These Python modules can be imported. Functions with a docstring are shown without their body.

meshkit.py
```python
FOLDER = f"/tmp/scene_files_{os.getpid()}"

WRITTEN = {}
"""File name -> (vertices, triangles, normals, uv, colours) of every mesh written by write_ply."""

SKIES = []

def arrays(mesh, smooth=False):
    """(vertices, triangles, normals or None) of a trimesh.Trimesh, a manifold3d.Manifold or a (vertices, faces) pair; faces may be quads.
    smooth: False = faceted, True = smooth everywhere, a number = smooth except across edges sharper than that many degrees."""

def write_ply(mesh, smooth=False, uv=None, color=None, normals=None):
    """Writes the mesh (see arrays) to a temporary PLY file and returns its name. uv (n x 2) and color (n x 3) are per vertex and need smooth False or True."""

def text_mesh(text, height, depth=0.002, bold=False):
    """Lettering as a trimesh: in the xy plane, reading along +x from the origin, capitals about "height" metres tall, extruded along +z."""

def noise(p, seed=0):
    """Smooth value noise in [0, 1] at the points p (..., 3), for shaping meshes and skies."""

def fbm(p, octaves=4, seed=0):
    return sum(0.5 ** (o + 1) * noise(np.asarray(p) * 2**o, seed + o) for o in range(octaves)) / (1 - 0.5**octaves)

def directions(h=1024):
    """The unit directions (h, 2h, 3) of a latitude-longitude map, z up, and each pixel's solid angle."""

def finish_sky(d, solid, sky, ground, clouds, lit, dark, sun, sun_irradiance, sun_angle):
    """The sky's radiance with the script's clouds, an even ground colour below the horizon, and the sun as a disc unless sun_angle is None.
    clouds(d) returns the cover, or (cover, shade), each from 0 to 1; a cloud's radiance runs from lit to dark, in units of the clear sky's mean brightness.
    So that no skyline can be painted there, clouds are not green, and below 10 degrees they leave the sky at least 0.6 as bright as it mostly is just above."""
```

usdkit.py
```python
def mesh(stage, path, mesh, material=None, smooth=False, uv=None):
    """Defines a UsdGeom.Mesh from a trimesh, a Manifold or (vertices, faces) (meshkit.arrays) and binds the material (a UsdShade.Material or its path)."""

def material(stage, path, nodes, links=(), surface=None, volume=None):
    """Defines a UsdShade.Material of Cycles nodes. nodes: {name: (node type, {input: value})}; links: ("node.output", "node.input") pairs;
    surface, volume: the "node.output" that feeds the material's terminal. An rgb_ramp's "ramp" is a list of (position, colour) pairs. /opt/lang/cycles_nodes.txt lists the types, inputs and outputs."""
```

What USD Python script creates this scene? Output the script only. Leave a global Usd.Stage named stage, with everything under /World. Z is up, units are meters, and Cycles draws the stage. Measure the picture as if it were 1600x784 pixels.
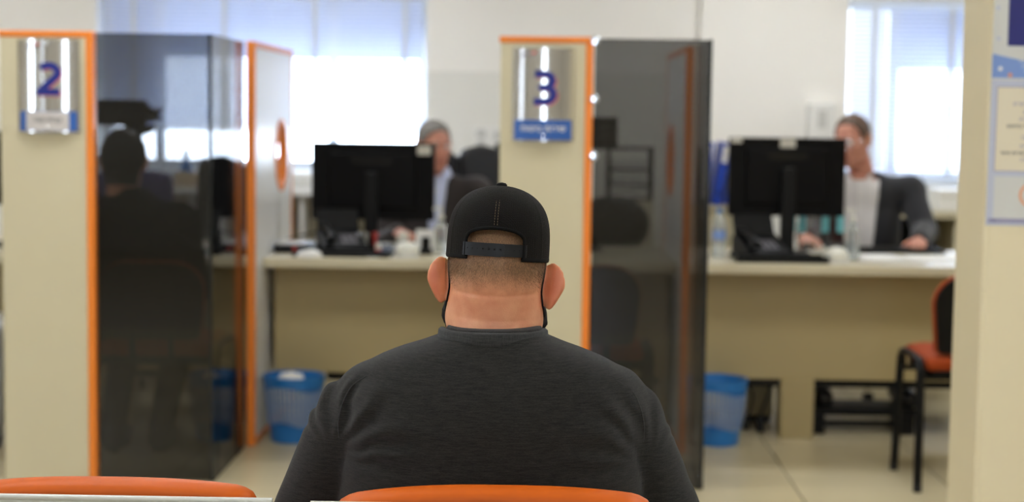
import math, random, json
import numpy as np, trimesh, manifold3d, usdkit, meshkit
from shapely.geometry import Polygon, Point, box as sbox
from shapely import affinity, union_all
from pxr import Gf, Sdf, Usd, UsdGeom, UsdLux, UsdShade, Vt

rng = np.random.default_rng(7)
random.seed(7)
stage = Usd.Stage.CreateInMemory()
UsdGeom.SetStageUpAxis(stage, "Z")
UsdGeom.SetStageMetersPerUnit(stage, 1.0)
UsdGeom.Xform.Define(stage, "/World")
UsdGeom.Scope.Define(stage, "/World/Looks")

# ---------------------------------------------------------------- camera, sky, exposure
EYE = np.array([0, 0, 1.42])
FOCAL_PX = 2600.0
YAW, PITCH, ROLL = math.atan(45 / FOCAL_PX), math.atan(216 / FOCAL_PX), 0.0125
fw = np.array([-math.sin(YAW) * math.cos(PITCH), math.cos(YAW) * math.cos(PITCH), -math.sin(PITCH)])
rt = np.array([math.cos(YAW), math.sin(YAW), 0])
up = np.cross(rt, fw)
rt, up = math.cos(ROLL) * rt + math.sin(ROLL) * up, -math.sin(ROLL) * rt + math.cos(ROLL) * up
cam = UsdGeom.Camera.Define(stage, "/World/camera")
cam.CreateHorizontalApertureAttr(36.0)
cam.CreateFocalLengthAttr(36.0 * FOCAL_PX / 1600)
cam.CreateFStopAttr(3.1)
cam.CreateFocusDistanceAttr(2.66)
cam.CreateClippingRangeAttr((0.05, 500.0))
cam.CreateExposureAttr(0.0)
cm = Gf.Matrix4d(1)
for i, r in enumerate((rt, up, -fw, EYE)):
    cm.SetRow(i, Gf.Vec4d(*map(float, r), 1.0 if i == 3 else 0.0))
cam.AddTransformOp().Set(cm)

LAMP = 26.0          # radiance of the ceiling light diffusers
DAY = 4.5            # radiance of the overcast sky outside
dome = UsdLux.DomeLight.Define(stage, "/World/sky")
dome.CreateIntensityAttr(DAY)
dome.CreateColorAttr(Gf.Vec3f(0.84, 0.95, 1.14))

# ---------------------------------------------------------------- materials
def lin(c):
    c = np.asarray(c, float) / 255
    return tuple(np.where(c <= 0.04045, c / 12.92, ((c + 0.055) / 1.055) ** 2.4))

def mat(name, c, rough=0.5, metal=0.0, spec=0.5, var=0.0, scale=(20, 20, 20), bump=0.0, bscale=None, sheen=0.0, coat=0.0, sss=0.0, c2=None, detail=3, bdist=0.002, emit=0.0, trans=0.0):
    """Principled material; c in sRGB. var: how far noise mixes in c2 (default a darker c); bump: relief strength."""
    a = lin(c)
    p = {"base_color": a, "roughness": rough, "metallic": metal, "specular_ior_level": spec}
    if sheen: p |= {"sheen_weight": sheen, "sheen_roughness": 0.5}
    if coat: p |= {"coat_weight": coat, "coat_roughness": 0.1}
    if sss: p |= {"subsurface_weight": sss, "subsurface_scale": 0.01, "subsurface_radius": (1, 0.35, 0.2)}
    if emit: p |= {"emission_color": a, "emission_strength": emit}
    if trans: p |= {"transmission_weight": trans, "ior": 1.45}
    n, l = {"p": ("principled_bsdf", p)}, []
    if var or bump:
        n["tc"] = ("texture_coordinate", {})
    if var:
        b = lin(c2) if c2 is not None else tuple(0.7 * np.array(a))
        n["m"] = ("mapping", {"scale": scale})
        n["t"] = ("noise_texture", {"scale": 1.0, "detail": detail, "roughness": 0.6})
        lo, hi = (0.3, 0.7)
        n["r"] = ("rgb_ramp", {"ramp": [(lo, a), (hi, tuple(np.array(a) * (1 - var) + np.array(b) * var))]})
        l += [("tc.object", "m.vector"), ("m.vector", "t.vector"), ("t.fac", "r.fac"), ("r.color", "p.base_color")]
    if bump:
        n["bm"] = ("mapping", {"scale": bscale or scale})
        n["bt"] = ("noise_texture", {"scale": 1.0, "detail": 2})
        n["b"] = ("bump", {"strength": bump, "distance": bdist})
        l += [("tc.object", "bm.vector"), ("bm.vector", "bt.vector"), ("bt.fac", "b.height"), ("b.normal", "p.normal")]
    return usdkit.material(stage, "/World/Looks/" + name, n, l, surface="p.BSDF")

M = {}
M["beige"] = mat("beige_laminate", (204, 194, 162), 0.42, var=0.06, scale=(6, 6, 6))
M["desk"] = mat("desk_laminate", (200, 190, 160), 0.3, var=0.06, scale=(6, 6, 6))
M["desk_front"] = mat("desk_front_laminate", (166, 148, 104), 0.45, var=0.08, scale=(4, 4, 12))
M["orange_trim"] = mat("orange_edging", (236, 132, 42), 0.4)
M["orange_vinyl"] = mat("orange_vinyl", (196, 88, 6), 0.5, spec=0.25, var=0.15, scale=(9, 9, 9), bump=0.06, bscale=(300, 300, 300), bdist=0.001)
M["orange_fabric"] = mat("orange_fabric", (156, 60, 8), 0.75, spec=0.3, var=0.15, scale=(60, 60, 60))
M["white_board"] = mat("white_board", (238, 238, 236), 0.3)
M["black"] = mat("black_plastic", (8, 8, 8), 0.45, spec=0.2, var=0.2, scale=(40, 40, 40))
M["black_gloss"] = mat("black_gloss", (12, 12, 13), 0.15)
M["black_soft"] = mat("black_fabric", (14, 14, 15), 0.9, spec=0.2, var=0.3, scale=(120, 120, 120))
M["monitor"] = mat("monitor_shell", (6, 5, 5), 0.4, spec=0.12, var=0.15, scale=(15, 15, 15))
M["leather"] = mat("black_leather", (24, 24, 27), 0.4, spec=0.35, var=0.3, scale=(25, 25, 25), bump=0.15, bscale=(160, 160, 160))
M["chrome"] = mat("chrome", (225, 228, 232), 0.12, metal=1)
M["steel"] = mat("brushed_steel", (176, 178, 172), 0.35, metal=0.85)
M["grey_metal"] = mat("pale_grey_steel", (190, 190, 180), 0.4, metal=0.2)
M["plate"] = mat("sign_aluminium", (214, 212, 208), 0.13, metal=0.92)
M["navy"] = mat("navy_print", (14, 32, 126), 0.45)
M["red_print"] = mat("red_print", (214, 110, 92), 0.5)
M["blue_print"] = mat("blue_print", (44, 92, 168), 0.3)
M["grey_print"] = mat("grey_print", (128, 124, 130), 0.5)
M["dark_print"] = mat("dark_print", (70, 66, 66), 0.6)
M["white"] = mat("white_paint", (228, 226, 220), 0.5)
M["paper"] = mat("paper", (232, 230, 224), 0.8, spec=0.2, var=0.05, scale=(8, 8, 8))
M["slip"] = mat("paper_slip", (200, 194, 190), 0.7)
M["blue_bin"] = mat("blue_bin_plastic", (30, 112, 182), 0.4)
M["binder"] = mat("binder_blue", (26, 66, 176), 0.35, var=0.12, scale=(30, 30, 30))
M["teal"] = mat("teal_paper", (112, 190, 200), 0.7)
M["cardboard"] = mat("cardboard", (196, 176, 146), 0.8, var=0.2, scale=(30, 30, 30))
M["cream_plastic"] = mat("cream_plastic", (214, 212, 198), 0.4)
M["label"] = mat("label_sticker", (206, 202, 188), 0.6, var=0.3, scale=(120, 120, 120), c2=(120, 116, 110))
M["grey_pale"] = mat("pale_grey_plastic", (198, 196, 190), 0.5)
M["purple"] = mat("plum_fabric", (58, 52, 92), 0.85, var=0.3, scale=(50, 50, 50))
M["alu"] = mat("white_aluminium", (216, 220, 224), 0.35)
M["bottle_liquid"] = mat("clear_plastic", (226, 234, 238), 0.1, trans=0.85)
M["red_plastic"] = mat("red_plastic", (176, 46, 36), 0.45)
M["rubber"] = mat("dark_rubber", (20, 20, 20), 0.8)
M["skin"] = mat("skin_ruddy", (222, 158, 120), 0.5, var=0.35, scale=(28, 28, 28), c2=(206, 132, 96), sss=0.25, bump=0.25, bscale=(420, 420, 420), bdist=0.0008)
M["skin_pale"] = mat("skin_pale", (196, 138, 116), 0.5, var=0.35, scale=(22, 22, 22), c2=(180, 108, 90), sss=0.25)
M["lips"] = mat("lips", (168, 96, 84), 0.45)
M["eye"] = mat("eye_white", (224, 220, 214), 0.2)
M["iris"] = mat("iris", (52, 40, 32), 0.15)
M["hair_grey"] = mat("hair_grey", (120, 116, 110), 0.7, var=0.5, scale=(90, 90, 90), c2=(84, 78, 72), bump=0.5, bscale=(200, 200, 60))
M["hair_brown"] = mat("hair_brown", (88, 66, 50), 0.65, var=0.5, scale=(90, 90, 60), c2=(62, 46, 34), bump=0.5, bscale=(200, 200, 60))
M["hair_black"] = mat("hair_black", (24, 21, 19), 0.6, var=0.4, scale=(120, 120, 120), bump=0.5, bscale=(300, 300, 90))
M["buzz"] = mat("buzz_hair", (98, 76, 52), 0.6)
M["shirt_white"] = mat("striped_white_shirt", (226, 222, 220), 0.8, var=0.35, scale=(70, 1, 1), c2=(176, 168, 172), detail=0)
M["shirt_blue"] = mat("pale_blue_shirt", (206, 212, 232), 0.8, var=0.45, scale=(80, 1, 1), c2=(120, 134, 184), detail=0)
M["cardigan"] = mat("charcoal_cardigan", (42, 42, 45), 0.95, spec=0.2, var=0.3, scale=(90, 90, 90), sheen=0.2)
M["brown_jacket"] = mat("dark_brown_jacket", (50, 44, 42), 0.9, spec=0.2, var=0.3, scale=(60, 60, 60), sheen=0.15)
M["dark_jacket"] = mat("black_jacket", (18, 18, 20), 0.9, spec=0.2, var=0.3, scale=(60, 60, 60))
M["trousers"] = mat("dark_trousers", (34, 36, 44), 0.9, spec=0.2, var=0.2, scale=(60, 60, 60))
M["shoe"] = mat("black_shoe_leather", (20, 18, 18), 0.3)
M["shoe_sole"] = mat("pale_shoe_sole", (200, 198, 192), 0.6)

def heather(name, ca, cb, streak=(90, 90, 900)):
    """Heathered jersey: fine horizontal streaks of two greys, knit relief and a soft fuzz."""
    n = {"tc": ("texture_coordinate", {}), "m": ("mapping", {"scale": streak}), "t": ("noise_texture", {"scale": 1.0, "detail": 4, "roughness": 0.75}),
         "m2": ("mapping", {"scale": (45, 45, 420)}), "t2": ("noise_texture", {"scale": 1.0, "detail": 3, "roughness": 0.7}),
         "a": ("math", {"math_type": "multiply", "value2": 0.5}), "s": ("math", {"math_type": "multiply_add", "value2": 0.5}),
         "r": ("rgb_ramp", {"ramp": [(0.32, lin(ca)), (0.68, lin(cb))]}),
         "bm": ("mapping", {"scale": (700, 700, 1100)}), "bt": ("noise_texture", {"scale": 1.0, "detail": 1}),
         "b": ("bump", {"strength": 0.35, "distance": 0.001}),
         "p": ("principled_bsdf", {"roughness": 0.95, "specular_ior_level": 0.15, "sheen_weight": 0.12, "sheen_roughness": 0.6, "sheen_tint": (0.6, 0.62, 0.65)})}
    l = [("tc.object", "m.vector"), ("m.vector", "t.vector"), ("tc.object", "m2.vector"), ("m2.vector", "t2.vector"), ("t.fac", "a.value1"), ("t2.fac", "s.value1"), ("a.value", "s.value3"),
         ("s.value", "r.fac"), ("r.color", "p.base_color"), ("tc.object", "bm.vector"), ("bm.vector", "bt.vector"), ("bt.fac", "b.height"), ("b.normal", "p.normal")]
    return usdkit.material(stage, "/World/Looks/" + name, n, l, surface="p.BSDF")

M["tee"] = heather("heather_charcoal_jersey", (9, 8, 7), (49, 47, 43), (260, 260, 1100))
M["rib"] = heather("ribbed_charcoal_jersey", (34, 34, 33), (66, 66, 64), (500, 500, 60))

def capmesh(name):
    """Black trucker mesh: a fine net relief."""
    n = {"tc": ("texture_coordinate", {}), "m": ("mapping", {"scale": (620, 620, 620)}), "v": ("voronoi_texture", {"scale": 1.0, "randomness": 0.35}),
         "r": ("rgb_ramp", {"ramp": [(0.2, lin((4, 3, 2))), (0.6, lin((20, 15, 10)))]}), "b": ("bump", {"strength": 0.6, "distance": 0.0015}),
         "m2": ("mapping", {"scale": (30, 30, 180)}), "t": ("noise_texture", {"scale": 1.0, "detail": 3}), "x": ("mix", {"mix_type": "multiply", "fac": 0.45}),
         "p": ("principled_bsdf", {"roughness": 0.75, "specular_ior_level": 0.15})}
    l = [("tc.object", "m.vector"), ("m.vector", "v.vector"), ("v.distance", "r.fac"), ("tc.object", "m2.vector"), ("m2.vector", "t.vector"), ("r.color", "x.color1"), ("t.color", "x.color2"),
         ("x.color", "p.base_color"), ("v.distance", "b.height"), ("b.normal", "p.normal")]
    return usdkit.material(stage, "/World/Looks/" + name, n, l, surface="p.BSDF")

M["cap"] = capmesh("black_trucker_mesh")
M["cap_front"] = mat("black_cap_cloth", (8, 7, 7), 0.85, spec=0.2, var=0.3, scale=(200, 200, 200))
M["strap"] = mat("snapback_plastic", (20, 21, 23), 0.45, spec=0.3)
M["stitch"] = mat("tan_thread", (104, 88, 62), 0.8)

def glass(name, tint, rough=0.0):
    n = {"t": ("transparent_bsdf", {"color": tint}), "g": ("glossy_bsdf", {"color": (1, 1, 1), "roughness": rough}), "f": ("layer_weight", {"blend": 0.5}), "w": ("math", {"math_type": "power", "value2": 8.0}),
         "a": ("math", {"math_type": "multiply_add", "value2": 0.96, "value3": 0.04}), "x": ("mix_closure", {})}
    l = [("f.facing", "w.value1"), ("w.value", "a.value1"), ("a.value", "x.fac"), ("t.BSDF", "x.closure1"), ("g.BSDF", "x.closure2")]
    return usdkit.material(stage, "/World/Looks/" + name, n, l, surface="x.closure")

M["smoked"] = glass("smoked_glass", (0.425, 0.43, 0.432))
M["clear"] = glass("clear_pane", (0.97, 0.98, 0.98))
M["smoked_edge"] = mat("dark_glass_edge", (14, 18, 18), 0.2)

def see_through(name, c, share, rough=0.6):
    """Thin stuff that lets part of the light straight through (fly screen, bin liner)."""
    n = {"t": ("transparent_bsdf", {"color": (1, 1, 1)}), "d": ("principled_bsdf", {"base_color": lin(c), "roughness": rough}), "x": ("mix_closure", {"fac": share})}
    return usdkit.material(stage, "/World/Looks/" + name, n, [("t.BSDF", "x.closure1"), ("d.BSDF", "x.closure2")], surface="x.closure")

M["screen"] = see_through("fly_screen", (70, 72, 76), 0.5)
M["liner"] = see_through("bin_liner_film", (206, 208, 206), 0.26, 0.3)

def slat_look():
    n = {"d": ("principled_bsdf", {"base_color": lin((226, 230, 238)), "roughness": 0.4}), "t": ("translucent_bsdf", {"color": lin((198, 218, 250))}), "x": ("mix_closure", {"fac": 0.22})}
    return usdkit.material(stage, "/World/Looks/blind_slat", n, [("d.BSDF", "x.closure1"), ("t.BSDF", "x.closure2")], surface="x.closure")

M["slat"] = slat_look()

def shutter_look():
    n = {"d": ("principled_bsdf", {"base_color": lin((196, 206, 222)), "roughness": 0.5}), "t": ("translucent_bsdf", {"color": lin((176, 200, 240))}), "x": ("mix_closure", {"fac": 0.2})}
    return usdkit.material(stage, "/World/Looks/shutter_pvc", n, [("d.BSDF", "x.closure1"), ("t.BSDF", "x.closure2")], surface="x.closure")

M["shutter"] = shutter_look()

def tile_look(k, c):
    return mat(f"floor_tile_{'abc'[k]}", c, 0.28, var=0.25, scale=(3, 3, 3), detail=6, bump=0.03, bscale=(14, 14, 14))

TILES = [tile_look(k, c) for k, c in enumerate([(192, 178, 142), (187, 173, 137), (197, 184, 149)])]
M["grout"] = mat("grout", (120, 108, 88), 0.9)

def wall_paint():
    """Cream paint; to the left of the jog the lower wall carries a slightly greyer oil-paint dado up to 1.655 m."""
    n = {"g": ("geometry", {}), "s": ("separate_xyz", {}), "lt": ("math", {"math_type": "less_than", "value2": 1.655}), "lx": ("math", {"math_type": "less_than", "value2": 0.9}),
         "mu": ("math", {"math_type": "multiply"}), "mx": ("mix", {"color1": lin((240, 236, 228)), "color2": lin((226, 223, 214))}),
         "t": ("noise_texture", {"scale": 60.0, "detail": 2}), "b": ("bump", {"strength": 0.08, "distance": 0.002}),
         "p": ("principled_bsdf", {"roughness": 0.6, "specular_ior_level": 0.3})}
    l = [("g.position", "s.vector"), ("s.z", "lt.value1"), ("s.x", "lx.value1"), ("lt.value", "mu.value1"), ("lx.value", "mu.value2"), ("mu.value", "mx.fac"), ("mx.color", "p.base_color"),
         ("g.position", "t.vector"), ("t.fac", "b.height"), ("b.normal", "p.normal")]
    return usdkit.material(stage, "/World/Looks/wall_paint", n, l, surface="p.BSDF")

M["wall"] = wall_paint()
M["hall"] = mat("hall_paint", (182, 174, 158), 0.7)
M["hall_floor"] = mat("hall_floor", (150, 138, 114), 0.5)
M["ceiling"] = mat("ceiling_white", (224, 222, 214), 0.8)
M["pillar"] = mat("pillar_paint", (226, 213, 178), 0.55, var=0.05, scale=(3, 3, 3), bump=0.05, bscale=(70, 70, 70))
M["lamp"] = mat("lamp_diffuser", (240, 244, 249), 0.5, emit=LAMP)
M["poster_pale"] = mat("poster_pale", (206, 206, 200), 0.4)
M["poster_lilac"] = mat("poster_lilac", (188, 192, 206), 0.4)
M["poster_cream"] = mat("poster_cream", (222, 212, 186), 0.45)
M["poster_navy"] = mat("poster_navy", (34, 36, 110), 0.4)
M["poster_blue"] = mat("poster_blue", (122, 150, 206), 0.4)
M["poster_line"] = mat("poster_line", (150, 146, 176), 0.5)
M["poster_orange"] = mat("poster_orange", (226, 150, 96), 0.5)

# ---------------------------------------------------------------- objects, parts, names
taken = {}
def numbered(parent, name):
    k = taken.get((parent, name), 0)
    taken[(parent, name)] = k + 1
    return name if k == 0 else f"{name}_{k:03d}"

def setdata(prim, **kw):
    for k, v in kw.items():
        if v: prim.SetCustomDataByKey(k, v)

class Thing:
    """An Xform at the thing's base; its parts are given in its own frame."""
    def __init__(self, name, label=None, cat=None, loc=(0, 0, 0), rotz=0, group=None, kind=None):
        self.path = "/World/" + numbered("/World", name)
        x = UsdGeom.Xform.Define(stage, self.path)
        x.AddTranslateOp().Set(Gf.Vec3d(*map(float, loc)))
        x.AddRotateZOp().Set(float(rotz))
        self.prim = x.GetPrim()
        self.name = name
        setdata(self.prim, label=label, category=cat, group=group, kind=kind)
        self.cat, self.group = cat, group
    def part(self, name, mesh, m, smooth=40, under=None, label=None, kind=None):
        parent = under or self.path
        path = parent + "/" + numbered(parent, name)
        g = usdkit.mesh(stage, path, mesh, M[m] if isinstance(m, str) else m, smooth=smooth)
        setdata(g.GetPrim(), label=label, kind=kind)
        return path
    def copy(self, loc, rotz, label, group=None):
        c = Thing(self.name, label, self.cat, loc, rotz, group or self.group)
        c.prim.GetReferences().AddInternalReference(self.path)
        c.prim.SetInstanceable(True)
        return c

def single(name, mesh, m, label=None, cat=None, group=None, kind=None, smooth=40):
    path = "/World/" + numbered("/World", name)
    g = usdkit.mesh(stage, path, mesh, M[m] if isinstance(m, str) else m, smooth=smooth)
    setdata(g.GetPrim(), label=label, category=cat, group=group, kind=kind)
    return path

def sub(parent, name, mesh, m, smooth=40, kind=None, label=None):
    path = parent + "/" + numbered(parent, name)
    g = usdkit.mesh(stage, path, mesh, M[m] if isinstance(m, str) else m, smooth=smooth)
    setdata(g.GetPrim(), kind=kind, label=label)
    return path

# ---------------------------------------------------------------- shapes
cat_ = trimesh.util.concatenate
def tm(man):
    m = man.to_mesh()
    return trimesh.Trimesh(np.array(m.vert_properties[:, :3]), np.array(m.tri_verts), process=False)
def mf(t):
    return manifold3d.Manifold(manifold3d.Mesh(vert_properties=np.asarray(t.vertices, np.float32), tri_verts=np.asarray(t.faces, np.uint32)))

def bx(x0, x1, y0, y1, z0, z1, c=0.003):
    """A box with chamfered edges."""
    c = min(c, 0.45 * min(x1 - x0, y1 - y0, z1 - z0))
    if c <= 0:
        b = trimesh.creation.box((x1 - x0, y1 - y0, z1 - z0)); b.apply_translation(((x0 + x1) / 2, (y0 + y1) / 2, (z0 + z1) / 2)); return b
    p = []
    for sx, X in ((1, x0), (-1, x1)):
        for sy, Y in ((1, y0), (-1, y1)):
            for sz, Z in ((1, z0), (-1, z1)):
                p += [(X + sx * c, Y + sy * c, Z), (X + sx * c, Y, Z + sz * c), (X, Y + sy * c, Z + sz * c)]
    return trimesh.convex.convex_hull(np.array(p))

def rbox(x0, x1, y0, y1, z0, z1, r, n=12):
    """A box with round edges: the hull of eight spheres."""
    s = manifold3d.Manifold.sphere(r, n)
    c = [s.translate((x, y, z)) for x in (x0 + r, x1 - r) for y in (y0 + r, y1 - r) for z in (z0 + r, z1 - r)]
    return tm(manifold3d.Manifold.batch_hull(c))

def rot(m, deg, axis, at=(0, 0, 0)):
    m = m.copy(); m.apply_transform(trimesh.transformations.rotation_matrix(math.radians(deg), axis, at)); return m
def mv(m, t):
    m = m.copy(); m.apply_translation(t); return m

def cyl(p0, p1, r0, r1=None, n=20):
    """A rod or frustum from p0 to p1."""
    r1 = r0 if r1 is None else r1
    p0, p1 = np.asarray(p0, float), np.asarray(p1, float)
    d = p1 - p0; L = np.linalg.norm(d); d = d / L
    a = np.cross(d, (0, 0, 1) if abs(d[2]) < 0.9 else (1, 0, 0)); a /= np.linalg.norm(a); b = np.cross(d, a)
    t = np.arange(n) * 2 * np.pi / n
    ring = np.cos(t)[:, None] * a + np.sin(t)[:, None] * b
    v = np.vstack([p0 + r0 * ring, p1 + r1 * ring, [p0], [p1]])
    f = []
    for i in range(n):
        j = (i + 1) % n
        f += [(i, j, n + j), (i, n + j, n + i), (2 * n, j, i), (2 * n + 1, n + i, n + j)]
    m = trimesh.Trimesh(v, f, process=False)
    if m.volume < 0: m.invert()
    return m

def tube(pts, r, sides=10, rz=None):
    """A bent tube along a polyline (rounded joints come from the points); rz: a second radius for oval tube."""
    p = np.asarray(pts, float); n = len(p)
    t = np.gradient(p, axis=0); t /= np.linalg.norm(t, axis=1, keepdims=True)
    a = np.zeros_like(p); ref = np.array([0, 0, 1.0]) if abs(t[0][2]) < 0.9 else np.array([1.0, 0, 0])
    a[0] = np.cross(t[0], ref); a[0] /= np.linalg.norm(a[0])
    for i in range(1, n):
        a[i] = a[i - 1] - t[i] * (a[i - 1] @ t[i]); a[i] /= np.linalg.norm(a[i])
    b = np.cross(t, a)
    R = np.broadcast_to(r, (n,)).astype(float); R2 = R if rz is None else np.broadcast_to(rz, (n,))
    ang = np.arange(sides) * 2 * np.pi / sides
    v = p[:, None] + R[:, None, None] * np.cos(ang)[None, :, None] * a[:, None] + R2[:, None, None] * np.sin(ang)[None, :, None] * b[:, None]
    v = np.vstack([v.reshape(-1, 3), p[:1], p[-1:]])
    f = []
    for i in range(n - 1):
        for j in range(sides):
            k = (j + 1) % sides
            f += [(i * sides + j, i * sides + k, (i + 1) * sides + k), (i * sides + j, (i + 1) * sides + k, (i + 1) * sides + j)]
    e, s = n * sides, (n - 1) * sides
    for j in range(sides):
        k = (j + 1) % sides
        f += [(e, k, j), (e + 1, s + j, s + k)]
    m = trimesh.Trimesh(v, f, process=False)
    if m.volume < 0: m.invert()
    return m

def bend(pts, r, n=6):
    """Rounds the inner corners of a polyline with radius r."""
    p = [np.asarray(q, float) for q in pts]; out = [p[0]]
    for a, b, c in zip(p, p[1:], p[2:]):
        u, v = a - b, c - b; lu, lv = np.linalg.norm(u), np.linalg.norm(v); k = min(r, 0.49 * lu, 0.49 * lv)
        s, e = b + u / lu * k, b + v / lv * k
        for i in range(n + 1):
            w = i / n; out.append((1 - w) ** 2 * s + 2 * w * (1 - w) * b + w * w * e)
    return out + [p[-1]]

def curve(pts, n=24):
    """A smooth curve through points (Catmull-Rom)."""
    p = np.asarray(pts, float); q = np.vstack([2 * p[0] - p[1], p, 2 * p[-1] - p[-2]]); out = []
    for i in range(1, len(q) - 2):
        for t in np.linspace(0, 1, n, endpoint=False):
            a, b, c, d = q[i - 1], q[i], q[i + 1], q[i + 2]
            out.append(0.5 * (2 * b + (c - a) * t + (2 * a - 5 * b + 4 * c - d) * t * t + (3 * b - a - 3 * c + d) * t ** 3))
    return np.array(out + [p[-1]])

def lathe(profile, n=32, at=(0, 0, 0)):
    """A closed (r, z) outline turned about z."""
    p = np.array(profile, float); k = len(p); t = np.arange(n) * 2 * np.pi / n
    v = np.stack([np.outer(np.cos(t), p[:, 0]), np.outer(np.sin(t), p[:, 0]), np.tile(p[:, 1], (n, 1))], -1).reshape(-1, 3)
    f = []
    for i in range(n):
        j = (i + 1) % n
        for a in range(k):
            b = (a + 1) % k
            f += [(i * k + a, j * k + a, j * k + b), (i * k + a, j * k + b, i * k + b)]
    m = trimesh.Trimesh(v, f, process=False); m.merge_vertices(); m.update_faces(m.nondegenerate_faces())
    if m.volume < 0: m.invert()
    m.apply_translation(at); return m

def prism(poly, d, plane="xz", at=0.0):
    """A shapely polygon pushed out by d. plane xz: outline in x, z, depth along y from at; yz: outline in y, z, depth along x; xy: depth along z."""
    gs = [g for g in getattr(poly, "geoms", [poly]) if g.area > 1e-9]
    m = cat_([trimesh.creation.extrude_polygon(g, d, engine="earcut") for g in gs]); v = m.vertices.copy()
    if plane == "xz": w = np.stack([v[:, 0], at + v[:, 2], v[:, 1]], 1)
    elif plane == "yz": w = np.stack([at + v[:, 2], v[:, 0], v[:, 1]], 1)
    else: w = np.stack([v[:, 0], v[:, 1], at + v[:, 2]], 1)
    m = trimesh.Trimesh(w, m.faces, process=False)
    if m.volume < 0: m.invert()
    return m

def rrect(x0, x1, y0, y1, r):
    return sbox(x0 + r, y0 + r, x1 - r, y1 - r).buffer(r, quad_segs=6)

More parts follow.
